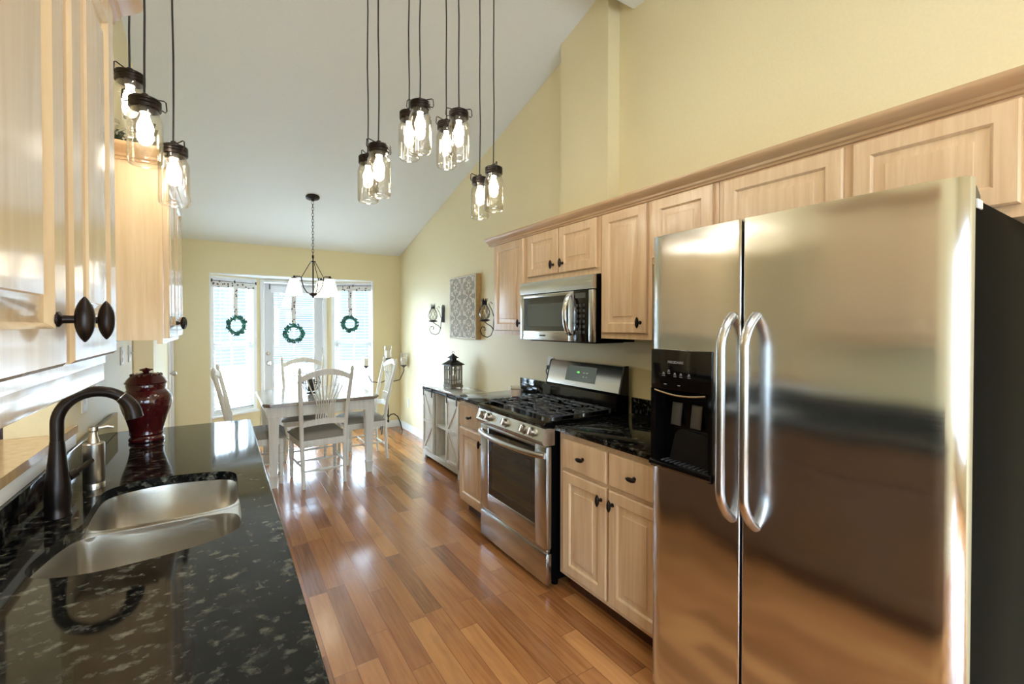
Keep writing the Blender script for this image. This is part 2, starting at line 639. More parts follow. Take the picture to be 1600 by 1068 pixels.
# outer shell of the rooms behind the sink wall and behind the camera
mb = MB()
mb.prism([(BY, 0), (FY, 0), (FY, ZF + .03), (RY, zt(RY)), (BY, zt(RY))], 'x', OX - .12, OX)
struct('wall_outer', mb, M['wall'])
mb = MB()
for x0, x1, z0, z1 in ((OX, -2.75, 0, RZ), (-1.25, -.55, 0, RZ), (1.65, WX + .12, 0, RZ), (-2.75, -1.25, 0, .4), (-2.75, -1.25, 2.3, RZ), (-.55, 1.65, 0, .4), (-.55, 1.65, 2.3, RZ)):
    mb.box(x0, BY - .12, z0, x1, BY, z1)
struct('wall_back', mb, M['wall'])
for k, (x0, x1) in enumerate(((-2.75, -1.25), (-.55, 1.65))):  # unseen back-wall windows, added to let daylight in from behind
    mb = MB()
    w = .06
    mb.box(x0, BY - .1, .4, x0 + w, BY - .02, 2.3); mb.box(x1 - w, BY - .1, .4, x1, BY - .02, 2.3)
    mb.box(x0, BY - .1, .4, x1, BY - .02, .4 + w); mb.box(x0, BY - .1, 2.3 - w, x1, BY - .02, 2.3)
    mb.box((x0 + x1) / 2 - .03, BY - .1, .4, (x0 + x1) / 2 + .03, BY - .02, 2.3)
    wo = struct('window_%d' % (k + 4), mb, M['trim'])
    obj('pane', MB().box(x0 + w, BY - .064, .4 + w, x1 - w, BY - .058, 2.3 - w), M['glass'], wo)

# baseboards
struct('baseboard_right', MB().prism([(WX - .014, 0), (WX - .0005, 0), (WX - .0005, .095), (WX - .006, .095), (WX - .014, .08)], 'y', 4.735, FY - .0005), M['trim'])
mb = MB()
mb.box(bx1 + .002, FY - .014, 0, WX - .015, FY - .0005, .095, .003)
mb.box(LX + .001, FY - .014, 0, bx0 - .002, FY - .0005, .095, .003)
struct('baseboard_far', mb, M['trim'])

# closet door at the far end of the sink wall
mb = MB(); mb.box(LX2 + .02, 5.88, .005, LX - .012, 6.31, 2.04, .003)
d2 = struct('door_2', mb, M['trim'])
mb = MB(); mb.box(LX - .11, 5.842, 0, LX + .014, 5.878, 2.075, .003); mb.box(LX - .11, 6.312, 0, LX + .014, 6.35, 2.075, .003); mb.box(LX - .11, 5.842, 2.042, LX + .014, 6.35, 2.078, .003)
obj('door_casing', mb, M['trim'], d2)
mb = MB(); mb.cyl((LX - .012, 5.93, .95), (LX + .03, 5.93, .95), .01); mb.sphere((LX + .045, 5.93, .95), .026)
obj('door_knob', mb, M['nickel'], d2)

# exterior ground
struct('ground', MB().box(-9, FY + .8, -.35, 10, 22, -.25), M['concrete'])


# ------------------------------------------------------------------ the bay: side windows and glazed door
def bay_T(a, b):
    """u along the wall, v outwards, z up"""
    d = (b - a).normalized()
    m = Matrix(((d.x, -d.y, 0, a.x), (d.y, d.x, 0, a.y), (0, 0, 1, 0), (0, 0, 0, 1)))
    return m, (b - a).length


def bay_window(n, a, b, u0, u1):
    T, Lw = bay_T(a, b)
    z0, z1 = .40, 2.02
    mb = MB(T)
    mb.box(0, 0, 0, Lw, .1, z0 - .03); mb.box(0, 0, z1 + .03, Lw, .1, bz)
    if u0 > .005: mb.box(0, 0, z0 - .03, u0, .1, z1 + .03)
    if u1 < Lw - .005: mb.box(u1, 0, z0 - .03, Lw, .1, z1 + .03)
    struct('wall_bay', mb, M['wall'])
    mb = MB(T)
    f = .045
    mb.box(u0, .0, z0 - .03, u0 + f, .1, z1 + .03); mb.box(u1 - f, .0, z0 - .03, u1, .1, z1 + .03)
    mb.box(u0 + f, .0, z1, u1 - f, .1, z1 + .03); mb.box(u0 + f, .0, z0 - .03, u1 - f, .1, z0)
    w = struct('window_%d' % n, mb, M['trim'])
    obj('window_sill', MB(T).box(u0 - .0, -.045, z0 - .055, u1 + .0, .0, z0 - .03, .004), M['trim'], w)
    zm = 1.215
    for nm, za, zb, v in (('lower_sash', z0, zm + .028, .045), ('upper_sash', zm - .028, z1, .068)):
        mb = MB(T); s = .046
        a0, a1 = u0 + f, u1 - f
        mb.box(a0, v, za, a0 + s, v + .02, zb); mb.box(a1 - s, v, za, a1, v + .02, zb)
        mb.box(a0 + s, v, zb - .056, a1 - s, v + .02, zb); mb.box(a0 + s, v, za, a1 - s, v + .02, za + .056)
        um = (a0 + a1) / 2
        mb.box(um - .010, v + .004, za + .05, um + .010, v + .014, zb - .05)
        zc = (za + zb) / 2
        mb.box(a0 + s, v + .004, zc - .010, a1 - s, v + .014, zc + .010)
        sh = obj(nm, mb, M['trim'], w)
        obj('pane', MB(T).box(a0 + s, v + .007, za + .04, a1 - s, v + .011, zb - .04), M['glass'], sh)
        if nm == 'lower_sash':
            obj('sash_lock', MB(T).box(um - .02, v - .012, zb - .002, um + .02, v + .018, zb + .012, .003), M['trim'], sh)
    return T, u0 + f, u1 - f, z0, z1


def slat_mb(T, u0, u1, v, z0, z1, pitch, depth, tilt):
    mb = MB(T)
    z = z0
    while z < z1:
        c, s_ = math.cos(tilt) * depth / 2, math.sin(tilt) * depth / 2
        mb.add([(u0, v - c, z - s_), (u1, v - c, z - s_), (u1, v + c, z + s_), (u0, v + c, z + s_),
                (u0, v - c, z - s_ + .002), (u1, v - c, z - s_ + .002), (u1, v + c, z + s_ + .002), (u0, v + c, z + s_ + .002)],
               [(0, 1, 2, 3), (7, 6, 5, 4), (0, 4, 5, 1), (2, 6, 7, 3), (1, 5, 6, 2), (0, 3, 7, 4)])
        z += pitch
    return mb


def blind(label, T, u0, u1, v, z0, z1):
    p = T @ Vector(((u0 + u1) / 2, v, z0))
    t = Thing('window_blind', label, 'blind', p, None)
    t.part('slats', slat_mb(T, u0 + .004, u1 - .004, v, z0 + .035, z1 - .05, .043, .036, .12), M['slat'])
    t.part('head_rail', MB(T).box(u0 + .002, v - .018, z1 - .045, u1 - .002, v + .018, z1 - .001, .003), M['slat'])
    t.part('bottom_rail', MB(T).box(u0 + .004, v - .018, z0 + .003, u1 - .004, v + .018, z0 + .018, .003), M['slat'])
    mb = MB(T)
    for u in (u0 + .09, u1 - .09):
        mb.box(u - .001, v - .001, z0 + .01, u + .001, v + .001, z1 - .03)
    t.part('ladder_cord', mb, M['slat'])
    t.part('tilt_wand', MB(T).cyl((u0 + .06, v - .024, z1 - .05), (u0 + .06, v - .024, z1 - .75), .003, seg=6), M['slat'])


def wreath(label, T, u, v, ztop, zc, r, rw):
    """ribbon from the top of the sash and a ring of greenery hanging on it"""
    rnd = random.Random(int(u * 1000) + int(zc * 100))
    p = T @ Vector((u, v, zc - r))
    t = Thing('hanging_wreath', label, 'wreath', p, 'wreaths hung on ribbons in the bay')
    mb = MB(T)
    n = 10
    zb = zc + r - .03
    V = []; F = []
    for i in range(n + 1):
        z = ztop + (zb - ztop) * i / n
        for du in (-rw / 2, rw / 2):
            for dv in (-.001, .001): V.append((u + du + .003 * math.sin(i), v + dv, z))
    for i in range(n):
        a = i * 4; b = a + 4
        F += [(a, a + 2, b + 2, b), (a + 1, b + 1, b + 3, a + 3), (a, b, b + 1, a + 1), (a + 2, a + 3, b + 3, b + 2)]
    mb.add(V, F)
    t.part('ribbon', mb, M['ribbon'])
    mb = MB(T)
    ring = [(u + math.cos(2 * PI * k / 20) * r * .8, v - .012, zc + math.sin(2 * PI * k / 20) * r * .8) for k in range(20)]
    mb.tube(ring, .017, 6, closed=True)
    for k in range(260):
        a = rnd.random() * 2 * PI; rr = r * .8 + rnd.uniform(-.02, .022)
        c = Vector((u + math.cos(a) * rr, v - .012 + rnd.uniform(-.02, .012), zc + math.sin(a) * rr))
        dirn = Vector((math.cos(a + rnd.uniform(-1.2, 1.2)), rnd.uniform(-.6, .3), math.sin(a + rnd.uniform(-1.2, 1.2)))).normalized()
        side = dirn.cross(Vector((rnd.uniform(-.3, .3), 1, rnd.uniform(-.3, .3)))).normalized()
        ln, wd = rnd.uniform(.024, .042), rnd.uniform(.008, .013)
        nn = dirn.cross(side) * .002
        mb.add([c, c + dirn * ln * .5 + side * wd + nn, c + dirn * ln, c + dirn * ln * .5 - side * wd + nn], [(0, 1, 2, 3)])
    t.part('greenery', mb, M['wreath'])


def valance(label, T, u0, u1, v, z0, z1):
    p = T @ Vector((u0, v, z0))
    t = Thing('ribbon_valance', label, 'valance', p, 'valances over the bay')
    mb = MB(T); mb.box(u0 + .01, v - .004, z0, u1 - .01, v - .002, z1 - .006)
    t.part('fabric', mb, M['ribbon'])
    mb = MB(T); mb.cyl((u0, v, z1 - .006), (u1, v, z1 - .006), .005, seg=8)
    for u in (u0 + .005, (u0 + u1) / 2, u1 - .005): mb.box(u - .005, v - .01, z1 - .022, u + .005, v + .004, z1 + .014, .002)
    t.part('rod', mb, M['bronze'])


T1, u0, u1, z0, z1 = bay_window(1, P0, P1, .0, .585)
blind('white slatted blind in the bay window beside the yellow wall end nearest the sink', T1, u0, u1, .02, z0, z1)
valance('dotted ribbon strip over the bay window nearest the sink side', T1, .01, .57, -.012, 1.915, 1.995)
wreath('small green wreath on a dotted ribbon in front of the window nearest the sink side', T1, .295, -.022, 1.95, 1.455, .112, .052)
T3, u0, u1, z0, z1 = bay_window(2, P2, P3, .06, .655)
blind('white slatted blind in the bay window beside the floor candelabra', T3, u0, u1, .02, z0, z1)
valance('dotted ribbon strip over the bay window beside the floor candelabra', T3, .09, .65, -.012, 1.935, 2.01)
wreath('small green wreath on a dotted ribbon in front of the window beside the candelabra', T3, .33, -.022, 1.96, 1.475, .104, .050)

# glazed door in the middle
T2, Lw = bay_T(P1, P2)
mb = MB(T2)
mb.box(0, 0, 2.055, Lw, .1, bz)
struct('wall_bay', mb, M['wall'])
mb = MB(T2)
mb.box(0, -.012, 0, .045, .1, 2.055, .003); mb.box(Lw - .05, -.012, 0, Lw, .1, 2.055, .003); mb.box(.045, -.012, 2.02, Lw - .05, .1, 2.055, .003)
dr = struct('door_1', mb, M['trim'])
a0, a1 = .05, Lw - .055
g0, g1, gz0, gz1 = .155, .66, .28, 1.90
mb = MB(T2)
for x0, zz0, x1, zz1 in ((a0, .01, g0, 2.015), (g1, .01, a1, 2.015), (g0, .01, g1, gz0), (g0, gz1, g1, 2.015)):
    mb.box(x0, .03, zz0, x1, .075, zz1)
slab = obj('door_slab', mb, M['door'], dr)
mb = MB(T2)
mb.box(g0 - .02, .018, gz0 - .02, g0 + .008, .03, gz1 + .02, .003); mb.box(g1 - .008, .018, gz0 - .02, g1 + .02, .03, gz1 + .02, .003)
mb.box(g0 + .008, .018, gz0 - .02, g1 - .008, .03, gz0 + .008, .003); mb.box(g0 + .008, .018, gz1 - .008, g1 - .008, .03, gz1 + .02, .003)
obj('lite_frame', mb, M['door'], slab)
mb = MB(T2); mb.box(g0, .036, gz0, g1, .040, gz1); mb.box(g0, .066, gz0, g1, .070, gz1)
obj('pane', mb, M['glass'], slab)
mb = slat_mb(T2, g0 + .004, g1 - .004, .053, gz0 + .02, gz1 - .02, .03, .022, .12)
mb.box((g0 + g1) / 2 - .004, .049, gz0, (g0 + g1) / 2 + .004, .057, gz1)
for zz in (.8, 1.3): mb.box(g0, .049, zz - .005, g1, .057, zz + .005)
obj('enclosed_blind', mb, M['slat'], slab)
mb = MB(T2); mb.lathe([(.028, .0), (.028, -.008), (.012, -.012), (.012, -.035), (.026, -.042), (.030, -.055), (.022, -.068), (0, -.070)], (.096, .03, .955), 16, 'y')
obj('door_knob', mb, M['nickel'], dr)
mb = MB(T2); mb.lathe([(.026, 0), (.026, -.010), (.010, -.014), (.010, -.022), (0, -.022)], (.092, .03, 1.08), 16, 'y'); mb.box(.088, -.002, 1.065, .096, .008, 1.095, .002)
obj('deadbolt', mb, M['nickel'], dr)
mb = MB(T2)
for zz in (.3, 1.1, 1.85): mb.box(a1 - .004, .012, zz - .045, a1 + .006, .03, zz + .045, .002)
obj('hinge', mb, M['nickel'], dr)
t = Thing('shade_roll', 'narrow white roller strip with a dark hook across the top of the glazed door', 'shade', T2 @ Vector((g0, 0, 1.9)))
t.part('fabric', MB(T2).box(g0 - .035, .000, 1.885, g1 + .02, .014, 1.975, .004), M['slat'])
for u in (g0 - .042, g1 + .03): t.part('hook', MB(T2).box(u - .004, -.006, 1.93, u + .004, .029, 2.0, .002), M['bronze'])
wreath('green wreath on a long dotted ribbon in front of the glazed door', T2, .395, -.01, 1.88, 1.345, .118, .055)

# ------------------------------------------------------------------ cabinets
DOOR = [(0, 0), (0, .015), (.005, .020), (.052, .020), (.057, .016), (.060, .011), (.066, .010), (.092, .0160), (.0935, .0195), (.096, .0198)]
DRAWER = [(0, 0), (0, .013), (.007, .020), (.012, .020)]


def xf(side):
    """(outward normal sign) range wall faces -x, sink wall faces +x"""
    return -1 if side == 'R' else 1


def oval_knob(mb, x, y, z, sgn, vertical=True, s=1.0):
    """dark oval pull on a short post, standing off a face at x"""
    mb.lathe([(.010, 0), (.010, .003 * sgn), (.0055, .006 * sgn), (.005, .018 * sgn), (.008, .022 * sgn)], (x, y, z), 12, 'x')
    L = .030 * s
    n = 12
    pts = []; rr = []
    for i in range(n + 1):
        a = -L + 2 * L * i / n
        q = abs(a) / L
        r = (.0092 * (1 - q ** 2.4) + .0016) if q < .86 else .0042 - .003 * (q - .86) / .14
        rr.append(r * s)
        pts.append((x + sgn * .027, y + (0 if vertical else a), z + (a if vertical else 0)))
    mb.tube(pts, rr, 12)
    return mb


def cab_door(t, side, x, y0, y1, z0, z1, m, knob=None, prof=DOOR, name='door', vertical=True):
    sg = xf(side)
    mb = MB()
    w, h = y1 - y0, z1 - z0
    pr = prof
    if w < .2 or h < .2:
        pr = [(i * .72, d) for i, d in prof]
    mb.rings((x, y0, z0), (0, 1, 0), (0, 0, 1), (sg, 0, 0), w, h, pr)
    d = t.part(name, mb, m)
    if knob:
        k = MB(); oval_knob(k, x + sg * .0195, knob[0], knob[1], sg, vertical)
        t.part('knob', k, M['bronze'], d)
    return d


def wall_cab(label, side, y0, y1, z0, z1, doors, xfr, xw, m, dz=None, group=None, end_panel=False):
    """doors: list of (ya, yb, knob or None)"""
    sg = xf(side)
    t = Thing('wall_cabinet', label, 'cabinet', (xw, (y0 + y1) / 2, z0), group)
    mb = MB()
    xb = xfr - sg * .02
    mb.box(xw, y0, z0 + .015, xb, y1, z1)
    t.part('body', mb, m)
    # face frame: stiles and rails
    mb = MB()
    f = .036
    mb.box(xb, y0, z0, xfr, y0 + f, z1); mb.box(xb, y1 - f, z0, xfr, y1, z1)
    mb.box(xb, y0 + f, z0, xfr, y1 - f, z0 + .045); mb.box(xb, y0 + f, z1 - .045, xfr, y1 - f, z1)
    if len(doors) > 1:
        ym = (doors[0][1] + doors[1][0]) / 2
        mb.box(xb, ym - .02, z0 + .045, xfr, ym + .02, z1 - .045)
    t.part('face_frame', mb, m)
    za, zb = dz or (z0 + .033, z1 - .02)
    for ya, yb, kn in doors:
        cab_door(t, side, xfr, ya, yb, za, zb, m, kn)
    return t


XU = 1.865          # face of the upper frames on the range wall
UT = 2.12           # top of uppers
wall_cab('tall pale maple wall cabinet beside the wall art and microwave', 'R', 2.705, 3.175, 1.385, UT, [(2.73, 3.15, (2.765, 1.475))], XU, WX - .001, M['maple'], (1.417, 2.095))
wall_cab('short two door maple wall cabinet above the microwave', 'R', 1.945, 2.702, 1.765, UT, [(1.968, 2.318, (2.275, 1.86)), (2.328, 2.675, (2.372, 1.86))], XU, WX - .001, M['maple'], (1.80, 2.095))
wall_cab('tall maple wall cabinet between the microwave and the refrigerator', 'R', 1.572, 1.942, 1.385, UT, [(1.597, 1.92, (1.632, 1.475))], XU, WX - .001, M['maple'], (1.417, 2.095))
wall_cab('short maple wall cabinet with one small panel above the refrigerator end nearest the range', 'R', 1.20, 1.569, 1.775, UT, [(1.225, 1.56, None)], XU, WX - .001, M['maple'], (1.80, 2.095))
wall_cab('wide maple wall cabinet with two long panels above the refrigerator', 'R', .27, 1.197, 1.765, UT, [(.295, .69, None), (.718, 1.17, None)], XU, WX - .001, M['maple'], (1.80, 2.09))

# crown moulding along all range wall cabinets
cp = [(XU + .005, 2.10), (XU - .012, 2.10), (XU - .014, 2.108), (XU - .022, 2.112), (XU - .024, 2.122), (XU - .040, 2.130), (XU - .056, 2.142), (XU - .060, 2.150), (XU - .060, 2.158), (XU + .005, 2.158)]
mb = MB()
mb.prism(cp, 'y', .265, 3.235)
cpe = [(y, z) for y, z in [(3.17, 2.122), (3.19, 2.112), (3.20, 2.122), (3.212, 2.130), (3.228, 2.142), (3.235, 2.150), (3.235, 2.158), (3.17, 2.158)]]
mb.prism(cpe, 'x', XU + .005, WX - .002)
single('crown_moulding', mb, M['crown'], 'long maple crown moulding along the tops of the range wall cabinets', 'moulding', (XU, 1.7, 2.10))

# base cabinets, range wall
XB = 1.562


def base_cab(label, side, y0, y1, xfr, xw, m, cols, top=.884, group=None, knobs=True):
    sg = xf(side)
    t = Thing('base_cabinet', label, 'cabinet', (xw, (y0 + y1) / 2, 0), group)
    xb = xfr - sg * .02
    t.part('body', MB().box(xw, y0, .105, xb, y1, top), m)
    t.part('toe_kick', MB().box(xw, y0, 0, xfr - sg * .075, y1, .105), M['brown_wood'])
    mb = MB(); f = .03
    mb.box(xb, y0, .105, xfr, y0 + f, top); mb.box(xb, y1 - f, .105, xfr, y1, top)
    mb.box(xb, y0 + f, .105, xfr, y1 - f, .14); mb.box(xb, y0 + f, top - .03, xfr, y1 - f, top); mb.box(xb, y0 + f, .675, xfr, y1 - f, .71)
    if len(cols) > 1:
        ym = (cols[0][1] + cols[1][0]) / 2
        mb.box(xb, ym - .016, .14, xfr, ym + .016, .675); mb.box(xb, ym - .016, .71, xfr, ym + .016, top - .03)
    t.part('face_frame', mb, m)
    for ya, yb, ky in cols:
        cab_door(t, side, xfr, ya, yb, .132, .678, m, (ky, .615))
        cab_door(t, side, xfr, ya, yb, .698, .856, m, ((ya + yb) / 2, .777), DRAWER, 'drawer', False)
    return t


base_cab('pale maple base cabinet between the range and the refrigerator', 'R', 1.222, 1.942, XB, WX - .001, M['maple'], [(1.232, 1.557, 1.527), (1.574, 1.900, 1.605)])
base_cab('narrow pale maple base cabinet between the range and the white console', 'R', 2.745, 3.185, XB, WX - .001, M['maple'], [(2.775, 3.165, 2.805)])


def counter_R(label, y0, y1, gaps=()):
    t = Thing('countertop', label, 'countertop', (WX, (y0 + y1) / 2, .885))
    mb = MB(); mb.box(1.530, y0, .885, WX - .002, y1, .915, .006)
    t.part('slab', mb, M['granite'])
    t.part('backsplash', MB().box(WX - .024, y0, .9155, WX - .002, y1, 1.015, .003), M['granite'])
    return t


counter_R('black granite countertop between the range and the refrigerator', 1.215, 1.955)
counter_R('black granite countertop between the range and the white console', 2.728, 3.20)


# ------------------------------------------------------------------ range
def build_range():
    Y0, Y1 = 1.966, 2.716
    t = Thing('gas_range', 'stainless steel gas range with black cooktop and dark oven window', 'stove', (1.8, (Y0 + Y1) / 2, 0))
    mb = MB(); mb.box(1.522, Y0 + .004, .045, 2.10, Y1 - .004, .905)
    for y in (Y0 + .05, Y1 - .05):
        for x in (1.58, 2.05): mb.cyl((x, y, 0), (x, y, .05), .02)
    t.part('body', mb, M['blacksteel'])
    mb = MB(); mb.box(1.484, Y0, .032, 1.522, Y1, .205, .008)
    mb.box(1.492, Y0 + .01, .205, 1.52, Y1 - .01, .222, .002)
    t.part('storage_drawer', mb, M['steel'])
    # oven door: steel frame round a dark glass
    wy0, wy1, wz0, wz1 = Y0 + .112, Y1 - .105, .338, .775
    mb = MB()
    mb.box(1.484, Y0, .226, 1.522, wy0, .795, .007); mb.box(1.484, wy1, .226, 1.522, Y1, .795, .007)
    mb.box(1.4845, wy0 - .012, .226, 1.522, wy1 + .012, wz0, .005); mb.box(1.4845, wy0 - .012, wz1, 1.522, wy1 + .012, .795, .005)
    dd = t.part('oven_door', mb, M['steel'])
    t.part('oven_window', MB().box(1.489, wy0 - .01, wz0 - .01, 1.515, wy1 + .01, wz1 + .01), M['darkglass'], dd)
    mb = MB()
    a, b, c, d = wy0 + .045, wy1 - .045, wz0 + .05, wz1 - .09
    for q in ((a, c, b, c + .006), (a, d, b, d + .006), (a, c, a + .006, d), (b - .006, c, b, d + .006)):
        mb.box(1.4875, q[0], q[1], 1.4892, q[2], q[3])
    t.part('window_border', mb, mat('window_border_brown', (64, 46, 32), .25), dd)
    # bowed handle
    n = 24; pts = []
    for i in range(n + 1):
        s = i / n
        pts.append((1.478 - .052 * math.sin(PI * s) ** .6, Y1 - .012 - (Y1 - Y0 - .024) * s, .745))
    mb = MB(); mb.tube(pts, .017, 12, flat=1.0)
    mb.cyl((1.49, Y1 - .022, .745), (1.474, Y1 - .016, .745), .015); mb.cyl((1.49, Y0 + .022, .745), (1.474, Y0 + .016, .745), .015)
    t.part('oven_handle', mb, M['steel'], dd)
    # control panel, leaning back
    cp = [(1.462, .808), (1.452, .830), (1.478, .897), (1.54, .897), (1.54, .800), (1.475, .800)]
    cpn = t.part('control_panel', MB().prism(cp, 'y', Y0 - .002, Y1 + .002), M['steel'])
    nrm = Vector((-.932, 0, .362))
    for y in (Y1 - .07, Y1 - .155, (Y0 + Y1) / 2 + .015, Y0 + .19, Y0 + .105):
        c = Vector((1.4645, y, .862))
        mb = MB()
        mb.tube([c - nrm * .004, c + nrm * .006, c + nrm * .0061, c + nrm * .026, c + nrm * .030], [.029, .029, .023, .021, .017], 20)
        e = c + nrm * .030
        up = Vector((.362, 0, .932))
        mb.tube([e - up * .018, e + up * .018], [.006, .006], 8)
        kb = t.part('burner_knob', mb, M['nickel'], cpn)
    # cooktop
    mb = MB()
    mb.prism([(1.470, .898), (1.466, .915), (1.472, .926), (1.500, .930), (1.512, .922), (2.03, .922), (2.03, .898)], 'y', Y0 - .003, Y1 + .003)
    mb.box(1.506, Y0 - .003, .918, 2.03, Y0 + .018, .931, .004); mb.box(1.506, Y1 - .018, .918, 2.03, Y1 + .003, .931, .004)
    t.part('cooktop', mb, M['blackgloss'])
    bur = [(1.64, Y0 + .16), (1.89, Y0 + .16), (1.64, Y1 - .16), (1.89, Y1 - .16), (1.765, (Y0 + Y1) / 2)]
    for x, y in bur:
        mb = MB(); mb.lathe([(.055, .922), (.055, .928), (.042, .931), (.042, .936)], (x, y, 0), 24)
        bo = t.part('burner', mb, M['nickel'])
        t.part('burner_cap', MB().lathe([(.036, .935), (.038, .940), (.034, .944), (0, .945)], (x, y, 0), 24), M['castiron'], bo)
    # grates: three sections, a frame and fingers over the burners
    w = (Y1 - Y0 - .06) / 3
    for k in range(3):
        ya = Y0 + .03 + w * k + .004; yb = ya + w - .008
        mb = MB(); r = .0062; zt_ = .953
        for y in (ya, yb):
            mb.box(1.535, y - .005, zt_ - .008, 2.0, y + .005, zt_, .002)
            for x in (1.54, 1.765, 1.995): mb.box(x - .006, y - .006, .923, x + .006, y + .006, zt_ - .004, .002)
        for x in (1.54, 1.70, 1.83, 1.995):
            mb.box(x - .005, ya, zt_ - .008, x + .005, yb, zt_, .002)
        ym = (ya + yb) / 2
        for x in (1.585, 1.64, 1.765, 1.89, 1.945):
            mb.box(x - .005, ya, zt_ - .004, x + .005, ya + w * .34, zt_ + .006, .002)
            mb.box(x - .005, yb - w * .34, zt_ - .004, x + .005, yb, zt_ + .006, .002)
        for x0, x1 in ((1.535, 1.60), (1.675, 1.86), (1.93, 2.0)):
            mb.box(x0, ym - .005, zt_ - .004, x1, ym + .005, zt_ + .006, .002)
        t.part('grate', mb, M['castiron'])
    # backguard
    mb = MB(); mb.prism([(2.022, .922), (2.012, .935), (2.020, 1.028), (2.055, 1.040), (2.12, 1.040), (2.12, .90), (2.03, .90)], 'y', Y0, Y1)
    t.part('vent_riser', mb, M['blackgloss'])
    gp = [(2.045, 1.040), (2.085, 1.195), (2.098, 1.205), (2.12, 1.205), (2.12, 1.040)]
    bg_ = t.part('backguard', MB().prism(gp, 'y', Y0 + .012, Y1 - .012), M['steel'])
    mb = MB(); gq = [(2.043, 1.038), (2.084, 1.198), (2.097, 1.2075), (2.122, 1.2075), (2.122, 1.038)]
    for ya_ in (Y0, Y1 - .012):
        mb = MB(); mb.prism(gq, 'y', ya_, ya_ + .012)
        t.part('end_cap', mb, M['blackplastic'], bg_)
    # display on the leaning face
    U = Vector((0, -1, 0)); V = Vector((.04, 0, .155)).normalized()
    N = U.cross(V)
    o = Vector((2.045, 0, 1.040))

    def dq(y0, y1, s0, s1, d0, d1):
        b = MB(); P = []
        for d in (d0, d1):
            for y, s in ((y0, s0), (y1, s0), (y1, s1), (y0, s1)):
                P.append(o + V * s + Vector((0, y, 0)) + N * d)
        b.add(P, [(3, 2, 1, 0), (4, 5, 6, 7), (0, 1, 5, 4), (1, 2, 6, 5), (2, 3, 7, 6), (3, 0, 4, 7)])
        return b
    t.part('display_panel', dq(2.20, 2.50, .035, .142, -.001, .003), mat('display_glass_grey', (120, 132, 146), .12, .6), bg_)
    t.part('clock_window', dq(2.355, 2.395, .085, .112, .0032, .004), M['blackplastic'], bg_)
    ck = text_mb('1:25', .018, face_T(o + V * .098 + Vector((0, 2.375, 0)) + N * .0046, U, V))
    t.part('clock_digits', ck, M['lit_green'], bg_)
    for yy in (2.315, 2.285):
        for ss in (.070, .098):
            q = text_mb('BAKE' if ss > .08 else 'OFF', .008, face_T(o + V * ss + Vector((0, yy, 0)) + N * .0036, U, V), .0003)
            t.part('button_print', q, M['plastic_white'], bg_)


build_range()


# ------------------------------------------------------------------ microwave
def build_microwave():
    Y0, Y1, Z0, Z1, X = 1.945, 2.700, 1.357, 1.757, 1.800
    t = Thing('microwave', 'stainless steel microwave mounted over the range', 'microwave', (2.0, (Y0 + Y1) / 2, Z0))
    mb = MB(); mb.box(X + .03, Y0 + .002, Z0, WX - .004, Y1 - .002, Z1 - .002, .004)
    mb.box(X + .06, Y0 + .05, Z0 - .006, WX - .05, Y1 - .05, Z0 + .002, .002)
    t.part('body', mb, M['blacksteel'])
    t.part('vent_strip', MB().prism([(X + .002, 1.675), (X - .004, 1.70), (X + .006, Z1), (X + .03, Z1), (X + .03, 1.675)], 'y', Y0, Y1), M['steel'])
    mb = MB(); wy0, wy1, wz0, wz1 = 2.165, 2.655, 1.424, 1.648
    yd = 2.115
    mb.box(X, yd, Z0 + .004, X + .03, wy0, 1.670, .004); mb.box(X, wy1, Z0 + .004, X + .03, Y1, 1.670, .004)
    mb.box(X + .0005, wy0 - .01, Z0 + .004, X + .03, wy1 + .01, wz0, .004); mb.box(X + .0005, wy0 - .01, wz1, X + .03, wy1 + .01, 1.670, .004)
    d = t.part('door', mb, M['steel'])
    t.part('door_window', MB().box(X + .004, wy0 - .008, wz0 - .008, X + .025, wy1 + .008, wz1 + .008), M['darkglass'], d)
    t.part('window_screen', MB().box(X + .0028, wy0 + .035, wz0 + .03, X + .0042, wy1 - .04, wz1 - .045), M['mwglass'], d)
    n = 20; pts = []
    for i in range(n + 1):
        s = i / n
        pts.append((X - .004 - .045 * math.sin(PI * s) ** .5, 2.140, 1.405 + .245 * s))
    mb = MB(); mb.tube(pts, .013, 12, up=(0, 1, 0), flat=1.35)
    t.part('door_handle', mb, M['chrome'], d)
    mb = text_mb('FRIGIDAIRE', .013, face_T((X - .0002, 2.43, 1.392), (0, -1, 0), (0, 0, 1)))
    t.part('lettering', mb, M['dark_print'], d)
    cpn = t.part('control_panel', MB().box(X, 1.985, Z0 + .004, X + .03, yd - .002, 1.670, .004), M['blackgloss'])
    tb = MB()
    for i in range(3):
        for j in range(6):
            yy = 2.085 - i * .032; zz = 1.42 + j * .032
            tb.box(X - .0006, yy - .010, zz - .008, X + .001, yy + .010, zz + .008)
    t.part('keypad', tb, mat('keypad_dark_grey', (54, 58, 62), .3), cpn)
    t.part('clock_window', MB().box(X - .0006, 2.005, 1.625, X + .001, 2.095, 1.655), M['mwglass'], cpn)
    t.part('edge_strip', MB().box(X, Y0, Z0 + .004, X + .03, 1.983, 1.670, .006), M['steel'])


build_microwave()


